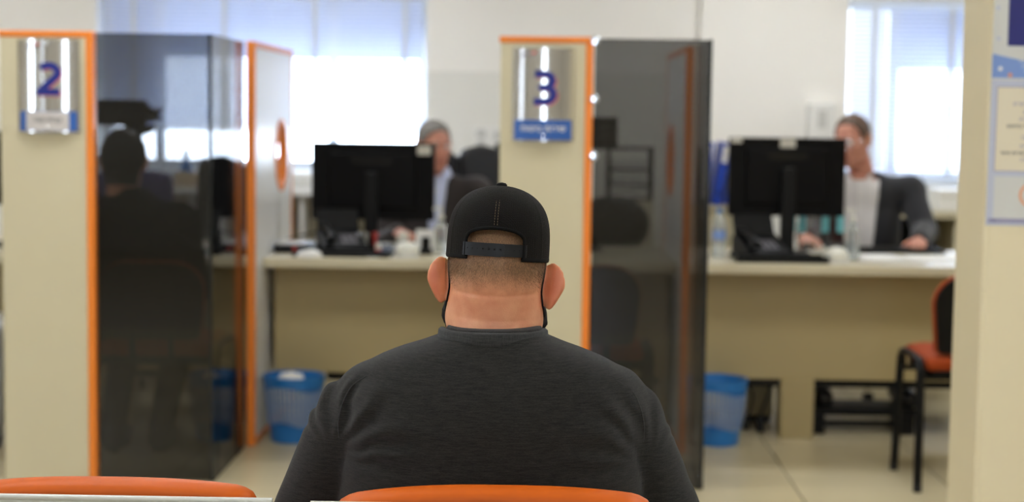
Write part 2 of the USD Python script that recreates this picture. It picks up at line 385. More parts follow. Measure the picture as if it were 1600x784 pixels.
HEB = json.loads(r"""{"ש":[47,[[[[5,-1],[2,39],[9,39],[11,20],[16,21],[19,25],[20,39],[27,39],[28,38],[27,26],[24,18],[18,14],[12,12],[12,6],[26,7],[32,12],[34,16],[36,38],[44,39],[41,13],[34,3],[25,-1]]]]],"י":[17,[[[[4,39],[12,38],[12,19],[9,13],[4,13]]]]],"ר":[37,[[[[0,32],[0,39],[22,39],[28,36],[31,29],[30,-1],[23,-1],[23,27],[22,30],[17,32]]]]],"ו":[18,[[[[4,-1],[4,39],[11,39],[12,0]]]]],"ת":[45,[[[[1,5],[6,6],[8,9],[8,32],[2,32],[2,39],[30,39],[36,36],[39,29],[38,-1],[31,-1],[31,28],[29,31],[26,32],[16,32],[16,8],[13,1],[9,-1],[2,-1]]]]],"ב":[37,[[[[0,5],[21,7],[20,30],[15,32],[1,32],[0,38],[20,39],[26,36],[29,29],[29,6],[34,6],[34,-1],[1,-1]]]]],"ט":[45,[[[[4,39],[12,38],[12,13],[17,6],[21,5],[28,6],[32,10],[33,28],[29,32],[20,30],[20,38],[34,39],[38,36],[41,27],[41,13],[38,5],[34,1],[27,-2],[17,-2],[8,3],[4,13]]]]],"ח":[45,[[[[4,39],[29,39],[36,36],[39,29],[38,-1],[31,-1],[31,28],[29,31],[25,32],[12,32],[12,0],[4,-1]]]]],"ק":[42,[[[[4,32],[4,39],[39,39],[39,32],[27,0],[19,0],[19,2],[30,32]]],[[[4,25],[12,24],[11,-16],[4,-16]]]]],"ה":[43,[[[[4,32],[4,39],[28,39],[35,35],[37,30],[37,-1],[29,0],[29,29],[24,32]]],[[[4,-1],[4,24],[11,24],[12,0]]]]],"ל":[35,[[[[0,32],[1,50],[8,49],[8,39],[32,38],[28,22],[19,-1],[12,-1],[12,3],[23,32]]]]],"א":[41,[[[[3,16],[6,23],[10,27],[3,36],[3,39],[11,39],[25,19],[27,20],[28,23],[28,38],[36,39],[36,23],[33,16],[29,12],[37,1],[37,-1],[28,-1],[14,20],[12,19],[11,16],[11,0],[3,-1]]]]],"מ":[44,[[[[3,-1],[5,18],[5,30],[3,39],[11,39],[12,36],[19,40],[27,40],[32,38],[36,34],[38,29],[37,-1],[19,-1],[19,6],[30,6],[30,28],[25,33],[18,32],[14,28],[10,-1]]]]],"ן":[21,[[[[0,38],[9,39],[14,35],[15,32],[14,-16],[7,-16],[7,30],[0,33]]]]],"ד":[35,[[[[-1,38],[0,39],[33,38],[33,33],[27,32],[26,-1],[19,-1],[19,32],[0,32]]]]],"ג":[24,[[[[-1,5],[0,7],[6,9],[9,12],[12,19],[12,31],[2,32],[2,39],[14,39],[19,35],[20,32],[21,-1],[15,-1],[12,6],[5,0],[0,-1]]]]],"נ":[27,[[[[0,5],[13,6],[13,31],[10,32],[3,32],[3,39],[15,39],[20,35],[21,32],[21,0],[1,-1]]]]],"ם":[43,[[[[3,39],[28,39],[35,35],[37,30],[37,-1],[3,-1]],[[11,7],[29,6],[29,28],[27,31],[11,32]]]]]}""")

def hebrew(text, height):
    """Right-to-left lettering as a shapely shape centred on the origin, letters about "height" tall."""
    x, out = 0.0, []
    for ch in text:
        if ch == " ": x -= 20; continue
        w, polys = HEB[ch]; x -= w
        out += [affinity.translate(Polygon(p[0], p[1:]).buffer(0), x, 0) for p in polys]
    g = union_all(out); s = height / 39
    return affinity.scale(affinity.translate(g, -x / 2, -19), s, s, origin=(0, 0))

# ================================================================ THE SETTING
BACK, JOG, CEIL = 9.70, 0.90, 2.80
XL, XR, Y0 = -5.5, 5.5, -4.0
W1 = (-2.60, -0.68, 1.07, 2.10)      # left window: x0, x1, z0, z1
W2 = (1.74, 3.10, 1.06, 2.10)        # right window
RY = 9.62                            # face of the wall to the right of the jog

fl = Thing("floor", "beige ceramic tiled floor of the office and hall", "floor", kind="structure")
fl.part("slab", cat_([bx(-4.41, 4.59, 1.8, 9.72, -0.12, -0.004, 0)]), "grout", smooth=False)
fl.part("hall_floor", cat_([bx(XL, XR, Y0, 1.8, -0.12, 0, 0), bx(XL, -4.41, 1.8, 9.72, -0.12, 0, 0), bx(4.59, XR, 1.8, 9.72, -0.12, 0, 0)]), "hall_floor", smooth=False)
g = 0.003
for i in range(15):
    for j in range(14):
        x0, y0 = -4.41 + 0.6 * i, 1.8 + 0.6 * j
        y1 = min(y0 + 0.6, 9.72)
        fl.part("tile", bx(x0 + g, x0 + 0.6 - g, y0 + g, y1 - g, -0.0042, 0, 0.0015), TILES[(i * 7 + j * 5 + i * j) % 3], smooth=False)

def holed(x0, x1, z0, z1, holes, y, d):
    p = sbox(x0, z0, x1, z1)
    for a, b, c, e in holes: p = p.difference(sbox(a, c, b, e))
    return prism(p, d, "xz", y)
single("wall_back", cat_([holed(XL, JOG, 0, CEIL, [W1], BACK, 0.26), holed(JOG, XR, 0, CEIL, [W2], RY, 0.34)]), "wall", "cream painted back wall behind the service desks", "wall", kind="structure", smooth=False)
LW = [(1.6, 2.4, 0.9, 2.3), (-2.4, -1.9, 0.9, 2.3)]
lw = sbox(Y0, 0, 9.96, CEIL)
for a, b, c, e in LW: lw = lw.difference(sbox(a, c, b, e))
single("wall_left", prism(lw, 0.15, "yz", XL - 0.15), "hall", "cream side wall of the hall", "wall", kind="structure", smooth=False)
single("wall_right", bx(XR, XR + 0.15, Y0, 9.96, 0, CEIL, 0), "hall", "cream side wall of the hall past the pillar", "wall", kind="structure", smooth=False)
HW = [(-0.25, 0.5, 0.5, 2.3)]
single("wall_front", holed(XL, XR, 0, CEIL, HW, Y0 - 0.2, 0.2), "hall", "cream hall wall behind the waiting seats", "wall", kind="structure", smooth=False)
single("ceiling", bx(XL - 0.15, XR + 0.15, Y0 - 0.2, 9.96, CEIL, CEIL + 0.12, 0), "ceiling", "white ceiling over the office", "ceiling", kind="structure", smooth=False)
single("baseboard_back", cat_([bx(XL, JOG, BACK - 0.014, BACK, 0, 0.08, 0.003), bx(JOG - 0.014, XR, RY - 0.014, RY, 0, 0.08, 0.003)]), "beige", "beige skirting along the back wall", "baseboard", kind="structure")

def window(w, y, sashes, label, number):
    x0, x1, z0, z1 = w
    t = Thing("window_" + number, label, "window", kind="structure")
    fy0, fy1 = y, y + 0.06
    for a, b, c, e in ((x0, x1, z0, z0 + 0.05), (x0, x1, z1 - 0.05, z1), (x0, x0 + 0.05, z0 + 0.05, z1 - 0.05), (x1 - 0.05, x1, z0 + 0.05, z1 - 0.05)):
        t.part("frame_bar", bx(a, b, fy0, fy1, c, e, 0.004), "alu")
    edges = [x0 + 0.05] + sashes + [x1 - 0.05]
    for s in sashes:
        t.part("mullion", bx(s - 0.028, s + 0.028, fy0, fy1, z0 + 0.05, z1 - 0.05, 0.004), "alu")
    for k, (a, b) in enumerate(zip(edges, edges[1:])):
        a2, b2 = a + (0.028 if k else 0), b - (0.028 if k < len(edges) - 2 else 0)
        t.part("pane", bx(a2, b2, fy0 + 0.026, fy0 + 0.032, z0 + 0.05, z1 - 0.05, 0), "clear", smooth=False)
    return t
w1 = window(W1, 9.86, [-2.27, -1.24], "wide white aluminium office window behind the grey-haired clerk", "1")
w1.part("window_sill", bx(W1[0] - 0.03, W1[1] + 0.03, 9.60, 9.86, 1.035, 1.07, 0.006), "alu")
w2 = window(W2, 9.86, [2.06], "white aluminium office window behind the clerk with glasses", "2")
w2.part("window_sill", bx(W2[0] - 0.02, W2[1] + 0.02, 9.585, 9.86, 1.03, 1.06, 0.006), "alu")
# rolling shutters outside, half way down, and fly screens
def shutter(t, x0, x1, z0, z1):
    n = int(round((z1 - z0) / 0.045))
    for k in range(n):
        a = z0 + k * 0.045
        t.part("shutter_slat", bx(x0, x1, 9.945, 9.957, a, a + 0.0452, 0.002), "shutter", smooth=False)
shutter(w1, W1[0], -2.28, 1.32, 2.10)
shutter(w1, -2.26, W1[1], 1.72, 2.10)
shutter(w2, 2.08, W2[1], 1.70, 2.10)
w2.part("insect_screen", bx(W2[0] + 0.05, 2.03, 9.935, 9.937, W2[2] + 0.05, W2[3] - 0.05, 0), "screen", smooth=False)
for k, (a, b, c, e) in enumerate(HW):
    t = Thing(f"window_{k + 3}", "tall glazed light in the hall wall", "window", kind="structure")
    for q in ((a, b, c, c + 0.05), (a, b, e - 0.05, e), (a, a + 0.05, c + 0.05, e - 0.05), (b - 0.05, b, c + 0.05, e - 0.05)):
        t.part("frame_bar", bx(q[0], q[1], Y0 - 0.15, Y0 - 0.1, q[2], q[3], 0.003), "alu", smooth=False)
    t.part("pane", bx(a + 0.05, b - 0.05, Y0 - 0.13, Y0 - 0.124, c + 0.05, e - 0.05, 0), "clear", smooth=False)

for k, (a, b, c, e) in enumerate(LW):
    t = Thing(f"window_{k + 4}", "tall glazed light in the side wall of the hall", "window", kind="structure")
    for q in ((a, b, c, c + 0.05), (a, b, e - 0.05, e), (a, a + 0.05, c + 0.05, e - 0.05), (b - 0.05, b, c + 0.05, e - 0.05)):
        t.part("frame_bar", bx(XL - 0.12, XL - 0.07, q[0], q[1], q[2], q[3], 0.003), "alu", smooth=False)
    t.part("pane", bx(XL - 0.1, XL - 0.094, a + 0.05, b - 0.05, c + 0.05, e - 0.05, 0), "clear", smooth=False)

def slat_mesh(x0, x1):
    """One venetian slat, 25 mm deep, bowed and tipped."""
    u = np.linspace(-0.0125, 0.0125, 4); h = 0.0022 * (1 - (u / 0.0125) ** 2); a = math.radians(57); ca, sa = math.cos(a), math.sin(a)
    y, z = u * ca - h * sa, u * sa + h * ca; e = 0.0007; k = 8
    sec = np.vstack([np.stack([y, z], 1), np.stack([y, z - e], 1)[::-1]])
    v = np.vstack([np.insert(sec, 0, x0, 1), np.insert(sec, 0, x1, 1)])
    f = []
    for i in range(k):
        j = (i + 1) % k; f += [(i, j, k + j), (i, k + j, k + i)]
    for i in range(3):
        f += [(i, 7 - i, i + 1), (i + 1, 7 - i, 6 - i), (k + i, k + i + 1, k + 7 - i), (k + i + 1, k + 6 - i, k + 7 - i)]
    m = trimesh.Trimesh(v, f, process=False)
    if m.volume < 0: m.invert()
    return m

def blind(x0, x1, z0, z1, y, cords, label):
    t = Thing("venetian_blind", label, "window blind", ((x0 + x1) / 2, y, z0))
    o = (-(x0 + x1) / 2, 0, 0)
    t.part("head_rail", mv(bx(x0, x1, -0.02, 0.02, z1 - z0 - 0.03, z1 - z0, 0.003), o), "alu")
    s = mv(slat_mesh(x0 + 0.01, x1 - 0.01), o)
    for k in range(int((z1 - z0 - 0.05) / 0.025)):
        t.part("slat", mv(s, (0, 0, 0.03 + 0.025 * k)), "slat", smooth=30)
    t.part("bottom_rail", mv(bx(x0 + 0.01, x1 - 0.01, -0.013, 0.013, 0.0, 0.014, 0.003), o), "alu")
    for c in cords:
        t.part("ladder_tape", mv(cat_([bx(c - 0.012, c + 0.012, -0.0145, -0.0135, 0.005, z1 - z0 - 0.02, 0), bx(c - 0.012, c + 0.012, 0.0135, 0.0145, 0.005, z1 - z0 - 0.02, 0)]), o), "alu", smooth=False)
blind(W1[0] + 0.015, W1[1] - 0.015, 1.295, 2.095, 9.735, (-2.39, -1.86, -1.33, -0.805), "wide white venetian blind raised to head height over the window behind the grey-haired clerk")
blind(W2[0] + 0.015, W2[1] - 0.015, 1.075, 2.095, 9.66, (1.90, 2.34, 2.9), "white venetian blind lowered to the sill behind the clerk with glasses")

# the ceiling's light fittings (outside the picture): the room's own lamps
first = None
for y in (-2.6, 0.2, 3.0, 5.6, 8.3):
    for x in (-3.9, -1.3, 1.3, 3.9):
        lab = "square recessed ceiling light in the office ceiling"
        if first is None:
            first = Thing("ceiling_light", lab, "ceiling light", (x, y, CEIL), 0, "ceiling lights over the hall and desks")
            for q in ((-0.31, 0.31, -0.31, -0.28), (-0.31, 0.31, 0.28, 0.31), (-0.31, -0.28, -0.28, 0.28), (0.28, 0.31, -0.28, 0.28)):
                first.part("frame_bar", bx(*q, -0.03, 0, 0.003), "alu")
            first.part("diffuser", bx(-0.28, 0.28, -0.28, 0.28, -0.022, -0.004, 0), "lamp", smooth=False)
        else:
            first.copy((x, y, CEIL), 0, lab)

# the square pillar at the right with its posters
PX0, PX1, PY0, PY1 = 1.262, 1.80, 4.75, 5.08
pil = Thing("wall_pillar", "cream painted square pillar carrying the paper notices", "pillar", (0, 0, 0), kind="structure")
pil.part("shaft", bx(PX0, PX1, PY0, PY1, 0, CEIL, 0.012), "pillar")

def poster(name, label, x0, x1, z0, z1, base, m, tilt=0.0):
    t = Thing(name, label, "poster", (x0, PY0, z0))
    t.tilt = tilt
    t.part("sheet", rot(bx(0, x1 - x0, -0.0016, -0.0002, 0, z1 - z0, 0), tilt, (0, 1, 0)), m, smooth=False)
    return t
def flat(t, name, poly, m, lift, label=None):
    t.part(name, rot(prism(poly, 0.0006, "xz", -lift), t.tilt, (0, 1, 0)), m, smooth=False, label=label)

pa = poster("notice_poster", "pale notice with a navy text block and a blue wave, upper one on the pillar", 1.266, 1.566, 1.531, 1.951, 0, "poster_pale")
flat(pa, "title_block", sbox(0.042, 0.094, 0.262, 0.39), "poster_navy", 0.0024)
wave = [(x, 0.072 - 0.026 * math.sin(x / 0.3 * 2.6)) for x in np.linspace(0.001, 0.299, 24)]
flat(pa, "wave_band", Polygon([(0.001, 0.004)] + wave + [(0.299, 0.004)]), "poster_blue", 0.0024)
for k, txt in enumerate(("שירות", "קבלת קהל", "לקוח", "בתיאום בלבד", "שירות לקהל", "אנא לא", "שירות אישי", "בטוח", "תודה")):
    z = (0.352, 0.325, 0.29, 0.255, 0.208, 0.19, 0.168, 0.15, 0.132)[k]
    txt = "".join(c for c in txt if c in HEB or c == " ")
    flat(pa, "lettering", affinity.translate(hebrew(txt, 0.011), 0.152, z), "poster_pale", 0.0031)
for x, z in ((0.012, 0.115), (0.02, 0.03), (0.008, 0.2)):
    flat(pa, "bubble", Point(x + 0.004, z).buffer(0.006), "poster_lilac" if z > 0.05 else "paper", 0.0031)
for k in range(3):
    flat(pa, "caption_line", affinity.translate(hebrew(("שירות לקהל", "בתיאום", "אנא")[k], 0.006), 0.1, 0.052 - 0.014 * k), "poster_pale", 0.0031)
flat(pa, "orange_mark", Point(0.052, 0.012).buffer(0.006), "poster_orange", 0.0031)

pb = poster("notice_poster", "lilac-edged notice with a cream text panel and an orange ring, lower one on the pillar", 1.264, 1.564, 1.118, 1.53, 0, "poster_lilac", tilt=0.4)
flat(pb, "text_panel", sbox(0.018, 0.155, 0.282, 0.392), "poster_cream", 0.0024)
flat(pb, "panel_border", sbox(0.016, 0.153, 0.284, 0.394).difference(sbox(0.0185, 0.1555, 0.2815, 0.3915)), "poster_line", 0.0026)
flat(pb, "glow_patch", sbox(0.02, 0.02, 0.28, 0.14), "poster_pale", 0.0024)
for k, txt in enumerate(("לקוחות יקרים", "אנא", "שימו לב", "קבלת קהל בתיאום", "בלבד", "שירות", "אישור לקבל שירות אישי", "תודה")):
    z = (0.345, 0.322, 0.302, 0.282, 0.25, 0.226, 0.206, 0.187)[k]
    txt = "".join(c for c in txt if c in HEB or c == " ").strip()
    s = hebrew(txt, 0.0085)
    flat(pb, "lettering", affinity.translate(s, 0.105, z), "dark_print" if k in (3, 6) else "poster_line", 0.0031)
ring = Point(0.125, 0.088).buffer(0.034)
flat(pb, "ring_mark", ring.difference(Point(0.125, 0.088).buffer(0.027)), "poster_orange", 0.0031)
flat(pb, "foot_band", sbox(0.006, 0.008, 0.294, 0.02), "poster_line", 0.0026)
flat(pb, "small_mark", affinity.translate(hebrew("ש", 0.006), 0.022, 0.014), "poster_navy", 0.0034)

# ================================================================ BOOTH FRONTS
FY, TOP = 6.22, 1.703
def column(x0, x1, label):
    t = Thing("booth_column", label, "booth divider", ((x0 + x1) / 2, FY, 0))
    w = (x1 - x0) / 2
    t.part("board", bx(-w, w - 0.028, 0.0, 0.06, 0, TOP - 0.024, 0.002), "beige")
    t.part("edge_trim", bx(-w - 0.006, w, -0.004, 0.064, TOP - 0.024, TOP, 0.004), "orange_trim", label="orange strip along the top")
    t.part("edge_trim", bx(w - 0.028, w, -0.004, 0.064, 0, TOP - 0.024, 0.004), "orange_trim", label="orange strip down the side")
    return t
column(-2.030, -1.681, "cream booth board edged in orange, carrying the plate with the paper slip, at the left")
c3 = column(-0.158, 0.186, "cream booth board edged in orange, carrying the plate with the plain blue strip, in the middle")

def glass_screen(x0, x1, label, depth):
    t = Thing("glass_screen", label, "glass screen", (x0, FY, 0))
    w = x1 - x0
    t.part("front_pane", bx(0.004, w - 0.011, 0.02, 0.03, 0.004, TOP - 0.004, 0), "smoked", smooth=False)
    t.part("side_pane", bx(w - 0.010, w, 0.02, depth, 0.004, TOP - 0.004, 0), "smoked", smooth=False)
    t.part("corner_bead", bx(w - 0.012, w + 0.001, 0.012, 0.0195, 0.004, TOP - 0.003, 0.001), "smoked_edge")
    t.part("foot_strip", bx(w - 0.012, w + 0.002, 0.031, depth, 0, 0.004, 0), "smoked_edge", smooth=False)
    return t
gA = glass_screen(-1.679, -1.240, "smoked glass corner screen hiding a seated visitor in black", 0.69)
gB = glass_screen(0.188, 0.627, "smoked glass corner screen held by round chrome clips", 0.48)
for z in (TOP - 0.012, 1.475, 1.262):
    p = gB.part("glass_clip", mv(rot(lathe([(0.0001, -0.012), (0.016, -0.012), (0.0175, -0.009), (0.0175, 0.009), (0.0165, 0.0104), (0.011, 0.0109), (0.0055, 0.0111), (0.0001, 0.0112)], 24), 90, (1, 0, 0)), (0.004, 0.004, z)), "chrome", smooth=40, label="round chrome clip")

def divider(x0, x1, label):
    """The white partition board between two desks: orange edging all round and an orange-rimmed porthole."""
    t = Thing("desk_divider", label, "partition board", ((x0 + x1) / 2, 6.93, 0))
    w = (x1 - x0) / 2; L, zc, yc = 1.06, 1.212, 0.72
    b = sbox(0.024, 0.03, L - 0.024, TOP - 0.024).difference(Point(yc, zc).buffer(0.152, quad_segs=24))
    t.part("board", prism(b, 2 * w - 0.006, "yz", -w + 0.003), "white_board", smooth=30)
    for nm, q in (("near edge", (0, 0.026, 0, TOP)), ("far edge", (L - 0.026, L, 0, TOP)), ("top edge", (0.026, L - 0.026, TOP - 0.026, TOP)), ("bottom edge", (0.026, L - 0.026, 0, 0.03))):
        t.part("edge_trim", bx(-w, w, q[0], q[1], q[2], q[3], 0.003), "orange_trim")
    a = np.linspace(0, 2 * np.pi, 65)
    prof = [(0.148, -w - 0.004), (0.164, -w - 0.004), (0.166, -w - 0.001), (0.166, -w + 0.003), (0.152, -w + 0.003), (0.152, w - 0.003), (0.166, w - 0.003), (0.166, w + 0.001), (0.164, w + 0.004), (0.148, w + 0.004)]
    r = rot(lathe(prof, 64), 90, (0, 1, 0))
    t.part("porthole_ring", mv(r, (0, yc, zc)), "orange_trim", label="round orange rim")
    return t
divider(-1.233, -1.198, "white divider board edged in orange with a round porthole, beyond the number 2 screen")
divider(0.590, 0.622, "white divider board edged in orange with a porthole, seen through the number 3 screen")

# number plates: bowed aluminium with number, strip and lettering
def bow(x, w=0.116, sag=0.024): return -sag * (1 - (x / w) ** 2)
def bowed(shape, lift, d=0.001):
    """A flat shape in x, z wrapped on the bowed plate."""
    parts = []
    for g in getattr(shape, "geoms", [shape]):
        x0, z0, x1, z1 = g.bounds; n = max(1, int((x1 - x0) / 0.012))
        for k in range(n):
            c = g.intersection(sbox(x0 + (x1 - x0) * k / n, z0 - 1, x0 + (x1 - x0) * (k + 1) / n, z1 + 1))
            parts += [p for p in getattr(c, "geoms", [c]) if p.geom_type == "Polygon" and p.area > 1e-9]
    m = cat_([prism(p, d, "xz", 0) for p in parts]); v = m.vertices.copy()
    v[:, 1] += bow(v[:, 0]) - lift - d
    return trimesh.Trimesh(v, m.faces, process=False)
def digit(ch):
    if ch == "2":
        c = [(-0.036, 0.036)] + [(0.002 + 0.036 * math.cos(a), 0.026 + 0.029 * math.sin(a)) for a in np.linspace(2.75, -0.55, 16)] + [(-0.034, -0.05)]
        from shapely.geometry import LineString
        s = LineString([(0.002 + 0.035 * math.cos(a), 0.024 + 0.026 * math.sin(a)) for a in np.linspace(2.55, -0.5, 18)] + [(-0.03, -0.046)]).buffer(0.0132, cap_style="flat", join_style="round")
        return union_all([s, sbox(-0.044, -0.061, 0.044, -0.036)])
    from shapely.geometry import LineString
    up_ = LineString([(-0.036, 0.05), (-0.004, 0.05)] + [(-0.002 + 0.031 * math.cos(a), 0.025 + 0.025 * math.sin(a)) for a in np.linspace(1.5, -1.5, 14)] + [(-0.016, 0.0)])
    lo = LineString([(-0.016, 0.0)] + [(0.0 + 0.034 * math.cos(a), -0.026 + 0.026 * math.sin(a)) for a in np.linspace(1.5, -1.5, 14)] + [(-0.04, -0.052)])
    return union_all([up_.buffer(0.0132, cap_style="flat"), lo.buffer(0.0132, cap_style="flat"), Point(-0.016, 0).buffer(0.0098)])
def plate(x, z, ch, label, dx):
    t = Thing("number_plate", label, "sign", (x, FY - 0.004, z))
    n, w, h = 40, 0.116, 0.172
    xs = np.linspace(-w, w, n + 1)
    v = np.array([(a, bow(a) - o, s * h) for o in (0.0, 0.0022) for s in (-1, 1) for a in xs])
    N = n + 1; f = []
    for i in range(n):
        f += [(i, i + 1, N + i + 1), (i, N + i + 1, N + i)]
        f += [(2 * N + i, 3 * N + i + 1, 2 * N + i + 1), (2 * N + i, 3 * N + i, 3 * N + i + 1)]
        f += [(i, 2 * N + i + 1, i + 1), (i, 2 * N + i, 2 * N + i + 1), (N + i, N + i + 1, 3 * N + i + 1), (N + i, 3 * N + i + 1, 3 * N + i)]
    for i in (0, n):
        f += [(i, N + i, 3 * N + i), (i, 3 * N + i, 2 * N + i)]
    m = trimesh.Trimesh(v, f, process=False); m.fix_normals()
    t.part("plate", m, "plate", smooth=30)
    L0 = 0.0022
    t.part("numeral_shadow", bowed(affinity.translate(digit(ch), dx + 0.0045, 0.026 - 0.004), L0, 0.0006), "red_print", smooth=False, label=f"red shadow behind the {ch}")
    t.part("numeral", bowed(affinity.translate(digit(ch), dx, 0.026), L0 + 0.0008, 0.0016), "navy", smooth=False, label=f"dark blue numeral {ch}")
    t.part("name_strip", bowed(sbox(-0.108, -0.168, 0.106, -0.094), L0, 0.0008), "blue_print", smooth=False)
    if ch == "3":
        t.part("lettering", bowed(affinity.translate(hebrew("שירות ביטוח", 0.019), 0.0, -0.126), L0 + 0.001, 0.0008), "paper", smooth=False)
    else:
        t.part("paper_slip", bowed(sbox(-0.083, -0.166, 0.078, -0.096), L0 + 0.001, 0.0006), "slip", smooth=False)
        t.part("lettering", bowed(affinity.translate(hebrew("קבלת קהל", 0.014), 0.0, -0.126), L0 + 0.0018, 0.0006), "dark_print", smooth=False)
    # small emblem at the top left: a grey swoosh with a red and orange tip
    from shapely.geometry import LineString
    sw = LineString([(-0.082, 0.143), (-0.066, 0.152), (-0.046, 0.147), (-0.03, 0.152)]).buffer(0.0035)
    t.part("emblem", bowed(sw, L0, 0.0006), "grey_print", smooth=False)
    t.part("emblem_tip", bowed(affinity.rotate(sbox(-0.046, 0.15, -0.03, 0.159), 20), L0 + 0.0007, 0.0006), "red_print", smooth=False)
    t.part("emblem_line", bowed(affinity.translate(hebrew("שירותי", 0.006), -0.062, 0.133), L0, 0.0006), "grey_print", smooth=False)
    for zz in (-0.152, 0.158):
        t.part("fixing_stud", mv(rot(lathe([(0.0001, 0), (0.005, 0), (0.005, 0.002), (0.003, 0.004), (0.0001, 0.0046)], 16), 90, (1, 0, 0)), (0.0, bow(0) - L0 - 0.0008, zz)), "chrome")
plate(-1.845, 1.4975, "2", "bowed metal plate with a blue 2 and a paper slip over its strip", 0.003)
plate(0.003, 1.488, "3", "bowed metal plate with a blue 3 over a blue lettered strip", 0.003)

# ================================================================ DESKS
DZ = 0.785
def desk(x0, x1, label, feet, y0=7.12, y1=8.02):
    t = Thing("service_desk", label, "desk", ((x0 + x1) / 2, y0, 0))
    o = (-(x0 + x1) / 2, -y0, 0); B = lambda *a: mv(bx(*a), o)
    t.part("worktop", B(x0, x1, y0, y1, DZ - 0.042, DZ, 0.004), "desk")
    t.part("modesty_panel", B(x0 + 0.02, x1 - 0.02, y0 + 0.18, y0 + 0.2, 0.262, DZ - 0.042, 0.002), "desk_front")
    for a, b in feet:
        t.part("foot_panel", B(a, b, y0 + 0.172, y0 + 0.32, 0, 0.262, 0.003), "desk_front")
    t.part("cable_tray", B(x0 + 0.25, x1 - 0.05, y0 + 0.205, y0 + 0.36, 0.225, 0.2615, 0.003), "black")
    for a in (x0 + 0.02, x1 - 0.045):
        t.part("side_panel", B(a, a + 0.025, y0 + 0.205, y1 - 0.03, 0.262 if a < x0 + 0.1 else 0.0, DZ - 0.042, 0.002), "desk_front")
    return t
desk(-1.196, 0.588, "beige service desk of the grey-haired clerk, behind the man in the cap", [(-0.72, -0.58), (0.1, 0.24)])
desk(0.633, 2.45, "beige service desk of the clerk with glasses, beside the pillar", [(1.068, 1.215), (1.9, 2.04)])
desk(-3.1, -1.236, "beige service desk seen past and through the number 2 booth", [(-2.7, -2.56), (-1.95, -1.81)])

# ================================================================ SCREENS AND DESK THINGS
def monitor(name, label, x, y, yaw, zc, w=0.535, h=0.345, stickers=(), tilt=0):
    """A desktop monitor seen from behind: the screen faces away from the hall."""
    t = Thing(name, label, "monitor", (x, y, DZ), yaw)
    z0 = zc - DZ - h / 2
    t.part("screen_housing", prism(rrect(-w / 2, w / 2, z0, z0 + h, 0.008), 0.028, "xz", -0.014), "monitor", smooth=30)
    t.part("back_bulge", mv(rbox(-w * 0.36, w * 0.36, -0.032, 0.0, z0 + 0.05, z0 + h - 0.045, 0.012), (0, 0, 0)), "monitor")
    t.part("display", bx(-w / 2 + 0.012, w / 2 - 0.012, 0.0142, 0.0152, z0 + 0.014, z0 + h - 0.012, 0), "black_gloss", smooth=False)
    for k in range(4):
        t.part("vent_slot", bx(-0.09, 0.09, -0.0335, -0.031, z0 + h - 0.075 - 0.008 * k, z0 + h - 0.071 - 0.008 * k, 0), "black_gloss", smooth=False)
    t.part("stand_neck", rbox(-0.032, 0.032, -0.072, -0.03, 0.01, z0 + h * 0.62, 0.008), "black")
    t.part("stand_base", prism(rrect(-0.11, 0.11, -0.09, 0.11, 0.04), 0.014, "xy", 0.0), "black", smooth=30)
    for sx, sz, sw, sh in stickers:
        t.part("label_sticker", bx(sx - sw / 2, sx + sw / 2, -0.0152, -0.0141, z0 + h + sz - sh, z0 + h + sz, 0), "label", smooth=False)
    return t
monitor("desk_monitor", "black monitor with one white sticker at its corner, before the grey-haired clerk", -0.776, 7.66, -3.0, 1.098, w=0.57, h=0.355, stickers=[(0.236, -0.012, 0.062, 0.042)])
monitor("desk_monitor", "black monitor with two white stickers on its top edge, before the clerk with glasses", 1.123, 7.66, 1.5, 1.142, w=0.535, h=0.358, stickers=[(0.0, -0.004, 0.07, 0.042), (-0.235, -0.003, 0.05, 0.022)])
monitor("desk_monitor", "black monitor cut by the picture edge beyond the number 2 board", -2.52, 7.55, 4, 1.14, w=0.53, h=0.335)
monitor("desk_monitor", "dark monitor behind the smoked glass of the number 3 booth", 0.17, 7.75, 10, 1.33, w=0.36, h=0.15)

# black raised screen with its bracket behind the number 2 glass
t = Thing("raised_screen", "black flat screen raised on a post behind the number 2 smoked glass", "monitor", (-1.92, 7.55, DZ), 6)
t.part("screen_housing", prism(rrect(-0.19, 0.12, 0.555, 0.672, 0.012), 0.04, "xz", -0.02), "monitor")
t.part("shade_hood", prism(Polygon([(0.08, 0.56), (0.2, 0.585), (0.175, 0.605), (0.205, 0.64), (0.15, 0.632), (0.11, 0.665), (0.08, 0.668)]), 0.03, "xz", -0.015), "black")
t.part("bracket", prism(Polygon([(0.03, 0.45), (0.09, 0.45), (0.10, 0.51), (0.15, 0.53), (0.16, 0.562), (0.02, 0.562)]), 0.03, "xz", -0.015), "black")
t.part("post", cyl((0.05, 0, 0.012), (0.05, 0, 0.48), 0.014), "black")
t.part("foot_plate", prism(rrect(-0.07, 0.17, -0.1, 0.1, 0.02), 0.012, "xy", 0), "black")

